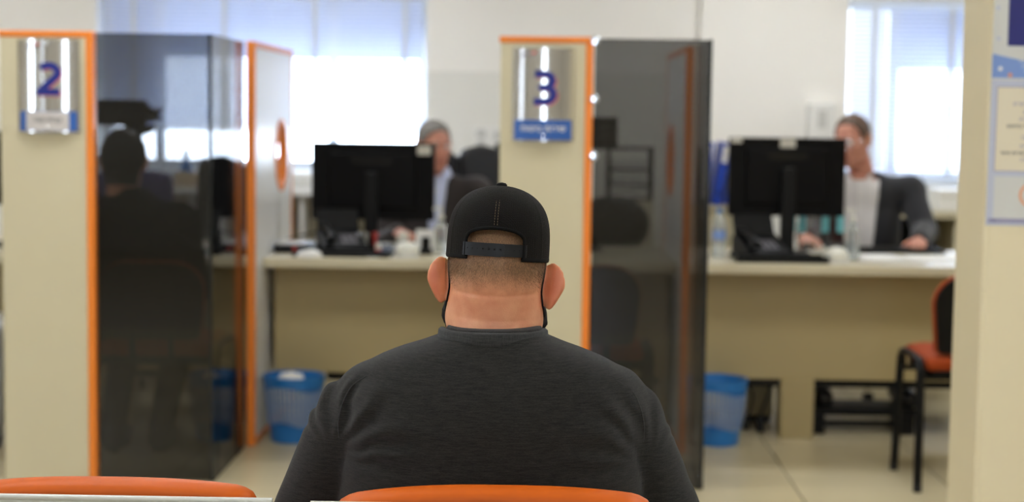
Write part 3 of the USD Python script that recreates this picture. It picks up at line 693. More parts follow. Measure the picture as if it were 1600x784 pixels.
def phone(label, x, y, yaw, raised=True):
    """A black desk phone: wedge body, tilted display flap, keys, handset with a coiled cord."""
    t = Thing("desk_phone", label, "telephone", (x, y, DZ), yaw)
    prof = Polygon([(-0.1, 0), (0.1, 0), (0.1, 0.085), (0.07, 0.1), (-0.1, 0.03)])
    t.part("body", prism(prof, 0.2, "yz", -0.1), "black", smooth=30)
    flap = rot(rrect_mesh := prism(rrect(-0.095, 0.095, 0, 0.11, 0.012), 0.014, "xz", 0), -24, (1, 0, 0))
    t.part("display_flap", mv(flap, (0.0, 0.062, 0.088)), "black")
    for i in range(3):
        for j in range(4):
            t.part("key", mv(rot(bx(-0.009, 0.009, -0.006, 0.006, 0, 0.006, 0.002), 22, (1, 0, 0)), (0.0 + 0.026 * i, -0.06 + 0.022 * j, 0.044 + 0.009 * j)), "grey_print", smooth=False)
    hs = tube(curve([(-0.066, -0.115, 0.068), (-0.066, -0.07, 0.088), (-0.066, 0.0, 0.106), (-0.066, 0.06, 0.118), (-0.066, 0.1, 0.112)], 6), 0.014, 12)
    t.part("handset", cat_([hs, rbox(-0.09, -0.042, -0.12, -0.066, 0.05, 0.082, 0.012), rbox(-0.09, -0.042, 0.056, 0.11, 0.088, 0.118, 0.012)]), "black")
    a = np.linspace(0, 14 * 2 * np.pi, 200)
    t.part("coiled_cord", tube(np.stack([-0.115 + 0.008 * np.cos(a) - 0.02 * np.sin(np.linspace(0, np.pi, 200)), np.linspace(-0.115, 0.07, 200), 0.012 + 0.008 * np.sin(a)], 1), 0.0022, 5), "black")
    return t
phone("black desk phone with a tilted display flap, beside the monitor of the grey-haired clerk", -0.90, 7.475, 18)
phone("black desk phone beside the monitor of the clerk with glasses", 0.99, 7.48, 16)
phone("black desk phone seen through the side pane of the number 2 screen", -1.36, 7.3, 10)

def keyboard(label, x, y, yaw, w=0.42):
    t = Thing("keyboard", label, "keyboard", (x, y, DZ), yaw)
    t.part("case", prism(Polygon([(-0.075, 0), (0.075, 0), (0.075, 0.014), (-0.075, 0.024)]), w, "yz", -w / 2), "black", smooth=30)
    for r in range(5):
        n = 15
        for k in range(n):
            if r == 4 and 4 < k < 10:
                if k == 5: kx0, kx1 = -w / 2 + 0.008 + (w - 0.016) * 5 / n, -w / 2 + 0.008 + (w - 0.016) * 10 / n
                else: continue
            else: kx0, kx1 = -w / 2 + 0.008 + (w - 0.016) * k / n, -w / 2 + 0.008 + (w - 0.016) * (k + 1) / n
            y0 = -0.064 + 0.0265 * r
            zz = 0.0185 - 0.0015 * r + 0.002
            t.part("key", bx(kx0 + 0.0015, kx1 - 0.0015, y0, y0 + 0.022, zz - 0.003, zz + 0.005, 0.002), "black", smooth=False)
    return t
keyboard("black keyboard lying before the monitor of the grey-haired clerk", -0.868, 7.262, -2)
keyboard("black keyboard under the hand of the clerk with glasses", 1.68, 7.86, 186)

def dome_bell(label, x, y):
    t = Thing("desk_dome", label, "ink pad holder", (x, y, DZ), 0, None)
    t.part("dome", lathe([(0.0001, 0.012), (0.052, 0.012), (0.055, 0.02), (0.054, 0.034), (0.046, 0.052), (0.03, 0.064), (0.012, 0.068), (0.0001, 0.0685)], 32), "cream_plastic")
    t.part("base_ring", lathe([(0.0001, 0), (0.057, 0), (0.058, 0.006), (0.056, 0.012), (0.0001, 0.012)], 32), "grey_pale")
    return t
dome_bell("cream rounded desk dome at the front of the grey-haired clerk's desk", -0.585, 7.25)
dome_bell("cream rounded desk dome at the front of the desk of the clerk with glasses", 1.29, 7.26)

# card reader tray, crumpled paper, stamps, sheets, pump bottle on desk B
t = Thing("card_reader", "black card reader tray with a silver top and a red mark", "card reader", (-1.108, 7.45, DZ), 3)
t.part("tray", rbox(-0.085, 0.085, -0.09, 0.09, 0, 0.036, 0.01), "black")
t.part("top_plate", bx(-0.07, 0.05, -0.05, 0.08, 0.034, 0.042, 0.003), "grey_pale")
t.part("red_mark", bx(0.0, 0.016, -0.0935, -0.0895, 0.008, 0.03, 0.001), "red_plastic")
t.part("lead", tube(curve([(0.085, 0.0, 0.012), (0.1, 0.05, 0.05), (0.09, 0.09, 0.08), (0.04, 0.1, 0.07), (-0.04, 0.1, 0.05)], 8), 0.003, 6), "black")
def crumple(label, x, y, sx, sy, sz, seed, z=DZ, name="crumpled_paper", m="paper"):
    r = np.random.default_rng(seed); s = trimesh.creation.icosphere(3); v = s.vertices.copy()
    d = 0.75 + 0.5 * meshkit.fbm(v * 2.2 + seed, 3, seed)
    v = v * d[:, None] * (sx, sy, sz); v[:, 2] = np.maximum(v[:, 2], -0.35 * sz); v[:, 2] -= v[:, 2].min()
    single(name, trimesh.Trimesh(v + (x, y, z), s.faces, process=False), m, label, "paper", smooth=False)
crumple("crumpled white paper at the desk edge below the card reader", -1.0, 7.158, 0.055, 0.035, 0.024, 3)
def sheet(label, x, y, yaw, w=0.21, h=0.297, z=DZ, n=4, m="paper"):
    t = Thing("paper_stack", label, "papers", (x, y, z), yaw)
    for k in range(n):
        t.part("paper_sheet", rot(bx(-w / 2, w / 2, -h / 2, h / 2, 0.0006 + 0.0016 * k, 0.002 + 0.0016 * k, 0), (k * 37 % 7) - 3, (0, 0, 1)), m, smooth=False)
sheet("small white slip of paper on the desk of the grey-haired clerk", -0.73, 7.19, 15, 0.05, 0.06, n=1)
sheet("thin stack of white papers near the hand of the clerk with glasses", 1.52, 7.5, 8, n=5)
sheet("white papers at the bright end of the desk beside the pillar", 1.76, 7.5, -6, n=3)

def stamp(label, x, y, lean, cap, h=0.085):
    t = Thing("rubber_stamp", label, "rubber stamp", (x, y, DZ), 20)
    t.part("block", bx(-0.016, 0.016, -0.012, 0.012, 0, 0.03, 0.003), "black")
    t.part("grip", mv(lathe([(0.0001, 0), (0.009, 0), (0.007, 0.015), (0.0075, 0.03), (0.013, 0.045), (0.011, 0.056), (0.0001, 0.06)], 20), (0, 0, 0.03)), cap)
    return t
for k, (x, y, c, lb) in enumerate(((-0.825, 7.5, "chrome", "silver-topped rubber stamp nearest the desk phone, under the monitor"), (-0.79, 7.48, "steel", "steel-topped rubber stamp under the monitor, between its neighbours"),
                                   (-0.75, 7.5, "red_plastic", "red-handled rubber stamp under the grey-haired clerk's monitor"))):
    stamp(lb, x, y, 0, c)
t = Thing("stamp_rack", "black two-rail rack under the grey-haired clerk's monitor", "stamp rack", (-0.66, 7.42, DZ), -8)
t.part("base", bx(-0.06, 0.06, -0.04, 0.04, 0, 0.012, 0.003), "black"); t.part("rail", bx(-0.06, 0.06, -0.006, 0.006, 0.05, 0.058, 0.002), "black")
for s in (-0.055, 0.055): t.part("upright", cyl((s, 0, 0.01), (s, 0, 0.054), 0.004), "black")
t = Thing("tape_dispenser", "pale cream slanted dispenser standing under the monitor of the grey-haired clerk", "tape dispenser", (-0.645, 7.5, DZ), -10)
t.part("body", rot(rbox(-0.022, 0.022, -0.02, 0.02, 0.012, 0.095, 0.008), 18, (0, 1, 0)), "cream_plastic")
t.part("foot", bx(-0.03, 0.03, -0.025, 0.025, 0, 0.014, 0.003), "grey_pale")
t = Thing("red_seal", "small red and white seal pot beside the dispenser", "seal pot", (-0.725, 7.4, DZ))
t.part("pot", lathe([(0.0001, 0), (0.014, 0), (0.015, 0.022), (0.0001, 0.022)], 20), "red_plastic"); t.part("lid", lathe([(0.0001, 0.022), (0.013, 0.022), (0.012, 0.044), (0.0001, 0.046)], 20), "cream_plastic")
def pump_bottle(label, x, y, h=0.15):
    t = Thing("pump_bottle", label, "bottle", (x, y, DZ))
    t.part("bottle", lathe([(0.0001, 0), (0.03, 0), (0.032, 0.006), (0.032, h * 0.72), (0.024, h * 0.84), (0.012, h * 0.9), (0.012, h), (0.0001, h)], 28), "bottle_liquid")
    t.part("pump_collar", lathe([(0.0001, h), (0.014, h), (0.014, h + 0.02), (0.005, h + 0.024), (0.0045, h + 0.05), (0.0001, h + 0.05)], 20), "cream_plastic")
    t.part("pump_spout", tube([(0.006, 0, h + 0.052), (-0.012, 0, h + 0.053), (-0.036, 0, h + 0.047)], 0.0055, 10), "cream_plastic")
    return t
pump_bottle("clear hand gel bottle with a cream pump, on the grey-haired clerk's desk", -0.452, 7.5)
pump_bottle("tall clear pump bottle standing in front of the clerk with glasses", 1.388, 7.42, 0.17)
t = Thing("card_stand", "small white card leaning beside the pump bottle of the grey-haired clerk", "card", (-0.53, 7.58, DZ), -5)
t.part("card", rot(bx(-0.045, 0.045, 0, 0.002, 0.004, 0.1, 0), -14, (1, 0, 0)), "paper", smooth=False); t.part("foot", bx(-0.02, 0.02, 0.0, 0.03, 0, 0.006, 0.001), "grey_pale")
t = Thing("mobile_phone", "black cordless handset standing beside the cream dome", "handset", (-0.515, 7.4, DZ), 10)
t.part("cradle", rbox(-0.03, 0.03, -0.025, 0.025, 0, 0.025, 0.006), "black"); t.part("handset", rot(rbox(-0.02, 0.02, -0.011, 0.011, 0.012, 0.08, 0.007), 10, (1, 0, 0)), "black")

# desk C: document tray, water bottle, acrylic screen with teal notes
t = Thing("document_tray", "low black tray in front of the monitor of the clerk with glasses", "tray", (1.05, 7.27, DZ), 0)
t.part("floor", bx(-0.2, 0.2, -0.07, 0.07, 0, 0.008, 0.002), "black")
for q in ((-0.2, 0.2, -0.07, -0.062), (-0.2, 0.2, 0.062, 0.07), (-0.2, -0.192, -0.062, 0.062), (0.192, 0.2, -0.062, 0.062)):
    t.part("rim", bx(*q, 0.008, 0.03, 0.002), "black")
t.part("leaflet", bx(-0.1, 0.09, -0.05, 0.05, 0.0085, 0.013, 0), "grey_pale", smooth=False)
t = Thing("water_bottle", "clear plastic water bottle with a blue cap beside the binders", "bottle", (0.80, 7.47, DZ))
t.part("bottle", lathe([(0.0001, 0), (0.026, 0), (0.03, 0.008), (0.03, 0.05), (0.027, 0.06), (0.03, 0.07), (0.03, 0.14), (0.024, 0.17), (0.013, 0.19), (0.013, 0.2), (0.0001, 0.2)], 28), "bottle_liquid")
t.part("cap", lathe([(0.0001, 0.2), (0.015, 0.2), (0.015, 0.216), (0.0001, 0.218)], 20), "blue_bin")
t.part("wrapper", lathe([(0.0305, 0.08), (0.0312, 0.08), (0.0312, 0.12), (0.0305, 0.12)], 28), "poster_blue")
t = Thing("acrylic_screen", "clear low acrylic screen carrying teal notes under the monitor of the clerk with glasses", "counter screen", (1.2, 7.80, DZ), 0)
t.part("pane", bx(-0.14, 0.225, -0.003, 0.003, 0.008, 0.2, 0), "clear", smooth=False)
t.part("foot_rail", bx(-0.14, 0.225, -0.025, 0.025, 0, 0.008, 0.002), "grey_pale")
for x in (-0.023, 0.022, 0.13, 0.2):
    t.part("teal_note", bx(x - 0.016, x + 0.016, -0.0045, -0.0033, 0.095, 0.17, 0), "teal", smooth=False)
t = Thing("computer_mouse", "black computer mouse under the hand behind the monitor of the clerk with glasses", "mouse", (1.265, 7.93, DZ), 190)
t.part("shell", mf_shell := rbox(-0.03, 0.03, -0.052, 0.052, 0.0, 0.034, 0.014), "black")
t.part("wheel", cyl((-0.004, 0.025, 0.032), (0.004, 0.025, 0.032), 0.008), "grey_print")

# side cabinet with the blue binders, wall box, switch plate
t = Thing("side_cabinet", "beige side cabinet carrying the blue binders", "cabinet", (0.90, 8.62, 0))
t.part("carcass", bx(-0.24, 0.24, -0.16, 0.2, 0.06, 0.935, 0.003), "beige")
t.part("top_board", bx(-0.25, 0.25, -0.18, 0.21, 0.935, 0.965, 0.003), "desk")
t.part("plinth", bx(-0.22, 0.22, -0.14, 0.19, 0, 0.06, 0.002), "black")
for s in (-1, 1):
    d = t.part("door", bx(min(s * 0.003, s * 0.236), max(s * 0.003, s * 0.236), -0.178, -0.161, 0.07, 0.925, 0.003), "beige")
    sub(d, "handle", tube(bend([(s * 0.03, -0.178, 0.5), (s * 0.03, -0.2, 0.5), (s * 0.03, -0.2, 0.62), (s * 0.03, -0.178, 0.62)], 0.01), 0.004, 8), "steel")
def binder(label, x, lean, w=0.06, tag="paper"):
    t = Thing("ring_binder", label, "binder", (x, 8.58, 0.965 + abs(math.sin(math.radians(lean))) * w * 0.5), 0)
    R = lambda m: rot(m, lean, (0, 1, 0))
    o = -w / 2
    t.part("spine", R(bx(o, o + w, -0.144, -0.138, 0, 0.318, 0.001)), "binder")
    t.part("cover", R(bx(o, o + 0.0035, -0.138, 0.144, 0, 0.318, 0.001)), "binder"); t.part("cover", R(bx(o + w - 0.0035, o + w, -0.138, 0.144, 0, 0.318, 0.001)), "binder")
    t.part("pages", R(bx(o + 0.006, o + w - 0.01, -0.13, 0.13, 0.006, 0.306, 0)), "paper", smooth=False)
    t.part("spine_label", R(bx(o + 0.012, o + w - 0.012, -0.1452, -0.1441, 0.215, 0.30, 0)), tag, smooth=False)
    t.part("finger_ring", R(mv(rot(lathe([(0.009, 0), (0.0125, 0), (0.0125, 0.002), (0.009, 0.002)], 24), 90, (1, 0, 0)), (0, -0.144, 0.06))), "chrome")
binder("blue ring binder standing nearest the smoked glass on the side cabinet", 0.822, 4, 0.05)
binder("blue ring binder with a white label, leaning between its two neighbours", 0.885, 9, 0.05)
binder("blue ring binder with a teal label, leaning on the end of the row", 0.950, 10, 0.05, "teal")
t = Thing("wall_dispenser", "white plastic box fixed to the wall above the right monitor", "dispenser", (1.585, RY, 1.285))
t.part("body", rbox(-0.075, 0.075, -0.1, -0.001, 0, 0.215, 0.012), "white"); t.part("window", bx(-0.02, 0.03, -0.1015, -0.0995, 0.07, 0.17, 0.0), "grey_pale", smooth=False)
t.part("nozzle", cyl((0, -0.06, -0.012), (0, -0.06, 0.002), 0.016), "grey_pale")
t = Thing("switch_panel", "white wall socket panel with a black plug, beside the cream number 3 board", "socket panel", (-0.30, BACK, 1.12))
t.part("plate", bx(-0.1, 0.1, -0.014, 0, 0, 0.215, 0.004), "white")
for k in range(3):
    t.part("socket", mv(rot(lathe([(0.0001, 0), (0.03, 0), (0.028, 0.004), (0.0001, 0.004)], 24), 90, (1, 0, 0)), (-0.055, -0.014, 0.045 + 0.066 * k)), "grey_pale")
t.part("plug", rot(cyl((0.05, -0.014, 0.105), (0.05, -0.055, 0.105), 0.022), 0, (1, 0, 0)), "black")
t.part("socket", mv(rot(lathe([(0.0001, 0), (0.03, 0), (0.028, 0.004), (0.0001, 0.004)], 24), 90, (1, 0, 0)), (0.05, -0.014, 0.17)), "grey_pale")

# counter under the right window with a white box, things on the left sill
t = Thing("back_counter", "beige counter under the window behind the clerk with glasses", "counter", (2.5, 9.3, 0))
t.part("top_board", bx(-0.62, 0.62, -0.2, 0.29, 0.872, 0.91, 0.003), "desk")
for a, b in ((-0.6, -0.575), (-0.24, -0.08), (0.3, 0.325), (0.575, 0.6)): t.part("end_panel", bx(a, b, -0.18, 0.28, 0, 0.872, 0.002), "beige")
t.part("back_panel", bx(-0.575, 0.575, 0.262, 0.278, 0.2, 0.872, 0.0), "black", smooth=False)
t = Thing("paper_box", "white paper box lying on the counter under the right window", "box", (2.44, 9.34, 0.91))
t.part("carton", bx(-0.24, 0.24, -0.12, 0.14, 0, 0.1, 0.004), "white"); t.part("lid", bx(-0.245, 0.245, -0.125, 0.145, 0.072, 0.118, 0.004), "white")
t = Thing("white_basin", "white plastic basin on the counter below the left window", "basin", (-1.36, 9.42, 0.985))
t.part("bowl", lathe([(0.0001, 0), (0.07, 0), (0.12, 0.06), (0.125, 0.07), (0.117, 0.07), (0.066, 0.01), (0.0001, 0.008)], 32), "white")
t.part("rim", lathe([(0.117, 0.07), (0.13, 0.07), (0.13, 0.078), (0.117, 0.078)], 32), "white")
t = Thing("window_counter", "long pale counter below the left window", "counter", (-1.64, 9.36, 0))
t.part("top_board", bx(-0.96, 0.96, -0.2, 0.24, 0.945, 0.985, 0.003), "white")
for x in (-0.94, -0.32, 0.3, 0.915): t.part("end_panel", bx(x, x + 0.025, -0.18, 0.22, 0, 0.945, 0.002), "white")
t.part("back_panel", bx(-0.915, 0.915, 0.2, 0.215, 0.05, 0.945, 0), "desk", smooth=False)
t = Thing("small_carton", "small tan carton on the counter behind the number 2 glass", "box", (-1.98, 9.3, 0.985))
t.part("carton", bx(-0.07, 0.07, -0.05, 0.05, 0, 0.085, 0.002), "cardboard"); t.part("tape", bx(-0.071, 0.071, -0.016, 0.016, 0.0845, 0.0858, 0), "label", smooth=False)
def flask(label, x, y, c, h):
    t = Thing("spray_bottle", label, "bottle", (x, y, 0.985))
    t.part("bottle", lathe([(0.0001, 0), (0.035, 0), (0.036, 0.01), (0.034, h * 0.6), (0.014, h * 0.8), (0.014, h), (0.0001, h)], 24), c)
    t.part("cap", lathe([(0.0001, h), (0.018, h), (0.016, h + 0.03), (0.0001, h + 0.03)], 20), "white")
flask("blue spray bottle on the counter behind the number 2 glass", -2.02, 9.42, "blue_bin", 0.17)
flask("white spray bottle beside the blue one behind the number 2 glass", -1.92, 9.42, "white", 0.13)
sheet("white papers on the counter below the left window, seen through the smoked glass", -1.75, 9.3, 4, z=0.985, n=6)
t = Thing("desk_pedestal", "pale grey pedestal on castors at the left edge, beyond the number 2 board", "pedestal", (-2.42, 7.0, 0))
t.part("carcass", rbox(-0.2, 0.2, -0.25, 0.25, 0.09, 0.52, 0.03), "grey_pale")
for k in range(2):
    d = t.part("drawer", bx(-0.18, 0.18, -0.258, -0.249, 0.13 + 0.19 * k, 0.3 + 0.19 * k, 0.003), "grey_pale"); sub(d, "handle", bx(-0.05, 0.05, -0.266, -0.258, 0.24 + 0.19 * k, 0.255 + 0.19 * k, 0.002), "steel")
for sx in (-0.15, 0.15):
    for sy in (-0.19, 0.19):
        w = t.part("castor", rot(cyl((sx - 0.02, sy, 0.045), (sx + 0.02, sy, 0.045), 0.045, n=24), 0, (1, 0, 0)), "black"); sub(w, "fork", bx(sx - 0.026, sx + 0.026, sy - 0.012, sy + 0.03, 0.05, 0.1, 0.003), "steel")

# wastepaper bins with liners
def bin_(label, x, y, rag):
    t = Thing("waste_bin", label, "bin", (x, y, 0))
    h, r0, r1 = 0.285, 0.098, 0.128
    t.part("base", lathe([(0.0001, 0), (r0 - 0.004, 0), (r0, 0.004), (r0 + 0.007, 0.075), (r0 + 0.004, 0.075), (r0 - 0.003, 0.006), (0.0001, 0.006)], 48), "blue_bin")
    rr = lambda z: r0 + 0.007 + (r1 - r0 - 0.007) * (z - 0.075) / (h - 0.075)
    ribs = []
    for k in range(36):
        a = 2 * np.pi * k / 36
        ribs.append(cyl((rr(0.074) * math.cos(a), rr(0.074) * math.sin(a), 0.073), (rr(h - 0.04) * math.cos(a), rr(h - 0.04) * math.sin(a), h - 0.038), 0.0045, n=6))
    for z in (0.125, 0.18): ribs.append(lathe([(rr(z) - 0.003, z), (rr(z) + 0.003, z), (rr(z) + 0.003, z + 0.006), (rr(z) - 0.003, z + 0.006)], 48))
    t.part("lattice", cat_(ribs), "blue_bin", label="blue lattice of upright ribs")
    t.part("rim", lathe([(r1 - 0.008, h - 0.045), (r1, h - 0.045), (r1 + 0.006, h - 0.004), (r1 + 0.006, h), (r1 - 0.002, h), (r1 - 0.004, h - 0.008)], 48), "blue_bin")
    n = 72; a = np.arange(n) * 2 * np.pi / n; r = np.random.default_rng(int(x * 100) + 500)
    zs = np.linspace(0.08, h - 0.05, 8); v = []
    for z in zs:
        w = 0.004 * np.sin(a * 9 + z * 40) + 0.003 * np.sin(a * 17 + 2 + z * 80)
        R = rr(z) + 0.008 + np.abs(w); v.append(np.stack([R * np.cos(a), R * np.sin(a), np.full(n, z) + 0.012 * np.sin(a * 3 + 1)], 1))
    v = np.vstack(v); f = []
    for i in range(7):
        for j in range(n):
            k = (j + 1) % n; f += [(i * n + j, i * n + k, (i + 1) * n + k), (i * n + j, (i + 1) * n + k, (i + 1) * n + j)]
    t.part("bin_liner", trimesh.Trimesh(v, f, process=False), "liner", smooth=True, label="clear plastic liner folded over the bin")
    if rag:
        s = trimesh.creation.icosphere(3); q = s.vertices * (0.7 + 0.6 * meshkit.fbm(s.vertices * 2.4 + x, 3, 5))[:, None] * (0.06, 0.05, 0.035)
        single("bin_rag", trimesh.Trimesh(q + (x + 0.0, y - 0.075, h - 0.012), s.faces, process=False), "paper", rag, "paper", smooth=40)
    return t
bin_("blue lattice waste bin under the grey-haired clerk's desk, beside the orange-edged divider", -1.055, 7.08, "white crumpled bag on the rim of the bin under the grey-haired clerk's desk")
bin_("blue lattice waste bin half hidden by the side pane of the number 2 screen", -1.378, 7.08, "white crumpled bag on the bin behind the side pane of the number 2 screen")
bin_("blue lattice waste bin under the desk of the clerk with glasses", 0.772, 7.16, None)

# cables with plugs and the beige pedestal under desk C, the footrest
for k, (pts, lb) in enumerate((([(0.92, 7.5, 0.22), (0.97, 7.5, 0.17), (0.965, 7.5, 0.1), (0.94, 7.48, 0.05)], "black cable hanging beside the bin under the desk of the clerk with glasses"),
                               ([(1.045, 7.46, 0.22), (1.04, 7.46, 0.17), (1.01, 7.44, 0.1), (1.0, 7.43, 0.05)], "black cable hanging beside the foot panel under the desk of the clerk with glasses"))):
    t = Thing("power_cable", lb, "cable", (0, 0, 0))
    t.part("cord", tube(curve(pts, 8), 0.006, 8), "rubber"); e = pts[-1]
    t.part("plug", rbox(e[0] - 0.018, e[0] + 0.018, e[1] - 0.016, e[1] + 0.016, 0.0, 0.062, 0.008), "rubber")
t = Thing("drawer_unit", "beige drawer unit in the shade under the desk of the clerk with glasses", "drawer unit", (0.99, 7.82, 0))
t.part("carcass", bx(-0.1, 0.1, -0.15, 0.17, 0.03, 0.6, 0.003), "desk_front"); t.part("plinth", bx(-0.09, 0.09, -0.13, 0.16, 0, 0.03, 0), "black", smooth=False)
t = Thing("footrest", "black footrest under the shoes of the clerk with glasses", "footrest", (1.46, 7.52, 0))
t.part("tread", bx(-0.24, 0.235, -0.12, 0.12, 0.085, 0.118, 0.006), "black")
for a in (-0.24, 0.16): t.part("leg", bx(a, a + 0.065, -0.12, 0.1, 0, 0.085, 0.004), "black")
t.part("cross_bar", bx(-0.18, 0.17, 0.02, 0.05, 0.01, 0.035, 0.003), "black")

# ================================================================ CHAIRS
def visitor_chair(label, x, y, yaw):
    """A stacking visitor chair: bent oval-tube side frames, orange cushions, black back shell. Faces +y."""
    t = Thing("visitor_chair", label, "chair", (x, y, 0), yaw, None)
    for s in (-0.245, 0.245):
        p = bend([(s, -0.2, 0), (s, -0.19, 0.505), (s, 0.155, 0.505), (s * 1.02, 0.2, 0)], 0.07, 8)
        t.part("side_frame", tube(p, 0.011, 12, 0.017), "black")
        for yy in (-0.2, 0.2): t.part("foot_cap", cyl((s * (1 if yy < 0 else 1.02), yy, 0), (s * (1 if yy < 0 else 1.02), yy * 0.998, 0.03), 0.017), "rubber")
    for yy in (-0.13, 0.12): t.part("cross_tube", cyl((-0.245, yy, 0.43), (0.245, yy, 0.43), 0.011), "black")
    for s in (-0.19, 0.19):
        for yy in (-0.13, 0.12): t.part("bracket", cyl((s * 1.25, yy, 0.43), (s * 1.28, yy, 0.5), 0.008), "black")
    t.part("seat_shell", prism(rrect(-0.215, 0.215, -0.18, 0.22, 0.07), 0.022, "xy", 0.44), "black", smooth=30)
    a = [manifold3d.Manifold.sphere(0.028, 16).scale((1, 1, 1)).translate((sx * 0.195, sy, 0.487)) for sx in (-1, 1) for sy in (-0.16, 0.2)]
    b = [manifold3d.Manifold.sphere(0.028, 16).translate((sx * 0.15, sy, 0.492)) for sx in (-1, 1) for sy in (-0.17, 0.21)]
    t.part("seat_cushion", tm(manifold3d.Manifold.batch_hull(a + b)), "orange_fabric", smooth=60)
    def back(w, z0, z1, y0, d, r):
        # outline narrower at the foot, round shoulders, bowed backwards round the sitter
        k = Polygon([(-w * 0.9, z0)] + [(-w + r - r * math.sin(q), z1 - r + r * math.cos(q) * 1.0) for q in np.linspace(np.pi / 2, 0, 9)] + [(w - r + r * math.sin(q), z1 - r + r * math.cos(q)) for q in np.linspace(0, np.pi / 2, 9)] + [(w * 0.9, z0)])
        k = k.buffer(-0.02).buffer(0.02)
        ps = []
        for i in range(16):
            c = k.intersection(sbox(-w + 2 * w * i / 16, z0 - 1, -w + 2 * w * (i + 1) / 16, z1 + 1))
            if c.area > 1e-7: ps.append(prism(c, d, "xz", y0))
        m = cat_(ps); v = m.vertices.copy(); v[:, 1] += 0.75 * v[:, 0] ** 2 - 0.16 * (v[:, 2] - 0.5)
        return trimesh.Trimesh(v, m.faces, process=False)
    t.part("back_shell", back(0.2, 0.53, 0.83, -0.205, 0.016, 0.11), "black", smooth=25)
    t.part("back_cushion", back(0.205, 0.525, 0.838, -0.189, 0.034, 0.12), "orange_fabric", smooth=25)
    for s in (-0.075, 0.075):
        t.part("back_upright", tube([(s, -0.10, 0.43), (s, -0.19, 0.445), (s, -0.205, 0.5), (s, -0.215, 0.62)], 0.012, 8, 0.022), "black")
    return t
vc = visitor_chair("black-shelled visitor chair with orange cushions, half hidden behind the square pillar", 1.692, 6.47, 0)
vc.copy((-1.50, 6.56, 0), 0, "black-shelled visitor chair with orange cushions carrying the visitor in black")
vc.copy((0.185, 6.60, 0), 0, "black-shelled visitor chair with orange cushions, standing empty behind the clipped glass screen")

def office_chair(label, x, y, yaw, seat=0.47, style="leather"):
    t = Thing("office_chair", label, "chair", (x, y, 0), yaw)
    for k in range(5):
        a = 2 * np.pi * k / 5 + 0.3; c, s = math.cos(a), math.sin(a)
        l = t.part("base_arm", tube([(0.03 * c, 0.03 * s, 0.115), (0.16 * c, 0.16 * s, 0.105), (0.29 * c, 0.29 * s, 0.078)], [0.024, 0.02, 0.014], 10), "chrome")
        w = cyl((0.30 * c - 0.02 * s, 0.30 * s + 0.02 * c, 0.028), (0.30 * c + 0.02 * s, 0.30 * s - 0.02 * c, 0.028), 0.028, n=20)
        sub(l, "castor", w, "black")
    t.part("gas_stem", cat_([cyl((0, 0, 0.1), (0, 0, 0.26), 0.03), cyl((0, 0, 0.26), (0, 0, seat - 0.06), 0.017)]), "chrome")
    t.part("mechanism", bx(-0.1, 0.1, -0.12, 0.12, seat - 0.075, seat - 0.045, 0.006), "black")
    sk = "leather" if style != "plum" else "purple"
    h = [manifold3d.Manifold.sphere(0.04, 18).translate((a * 0.2, b, seat - 0.008)) for a in (-1, 1) for b in (-0.19, 0.2)]
    h += [manifold3d.Manifold.sphere(0.045, 18).translate((a * 0.14, b, seat)) for a in (-1, 1) for b in (-0.17, 0.2)]
    t.part("seat", tm(manifold3d.Manifold.batch_hull(h)), sk, smooth=60)
    def lobe(x0, x1, z0, z1, y0, d):
        pr = min(0.05, d * 0.48); s = manifold3d.Manifold.sphere(pr, 18)
        return tm(manifold3d.Manifold.batch_hull([s.translate((a, y0 - 0.13 * (b - seat), b)) for a in (x0 + pr, x1 - pr) for b in (z0 + pr, (z0 + z1) / 2, z1 - pr * 1.1)] + [s.translate(((x0 + x1) / 2, y0 - 0.025 - 0.13 * (z1 - seat), z1 - pr * 0.75))]))
    if style == "round":
        e = trimesh.creation.icosphere(4); e.apply_scale((0.21, 0.05, 0.15)); v = e.vertices; v[:, 1] += 0.9 * v[:, 0] ** 2
        t.part("backrest", mv(e, (0, -0.23, seat + 0.38)), sk, smooth=60)
        t.part("back_bar", tube([(0, -0.1, seat - 0.06), (0, -0.27, seat - 0.03), (0, -0.285, seat + 0.3)], 0.016, 10), "black")
    else:
        t.part("backrest", lobe(-0.235, 0.235, seat + 0.04, seat + 0.72, -0.24, 0.08), sk, smooth=60)
        t.part("back_bolster", lobe(-0.245, -0.01, seat + 0.1, seat + 0.775, -0.215, 0.1), sk, smooth=60)
        t.part("back_bolster", lobe(0.012, 0.245, seat + 0.1, seat + 0.765, -0.215, 0.1), sk, smooth=60)
        t.part("lumbar_pad", lobe(-0.2, 0.2, seat + 0.1, seat + 0.3, -0.185, 0.08), sk, smooth=60)
        t.part("back_bar", tube([(0, -0.1, seat - 0.06), (0, -0.28, seat - 0.04), (0, -0.31, seat + 0.25)], 0.02, 10), "black")
    for s in (-0.27, 0.27):
        p = bend([(s * 0.6, 0, seat - 0.05), (s, 0.0, seat - 0.05), (s, -0.02, seat + 0.19)], 0.04, 6)
        a = t.part("armrest", tube(p, 0.012, 10, 0.02), "black"); sub(a, "arm_pad", rbox(s - 0.03, s + 0.03, -0.13, 0.13, seat + 0.18, seat + 0.21, 0.013), sk)
    return t
office_chair("high black leather office chair of the grey-haired clerk", -0.42, 8.58, 186, 0.46)
office_chair("black office chair on a chrome star base under the clerk with glasses", 1.60, 8.52, 188, 0.50, "round")
office_chair("dark high-backed office chair seen through the side pane of the number 2 screen", -1.62, 8.4, 170, 0.40)
office_chair("plum fabric office chair standing behind the number 2 smoked glass, nearer the window", -2.12, 8.6, 200, 0.3, "plum")
office_chair("black office chair with an oval backrest behind the number 3 smoked glass", 0.30, 8.6, 15, 0.48, "round")
t = Thing("file_shelf", "dark open file shelf on the counter seen through the number 3 glass", "file shelf", (0.36, 9.25, 0))
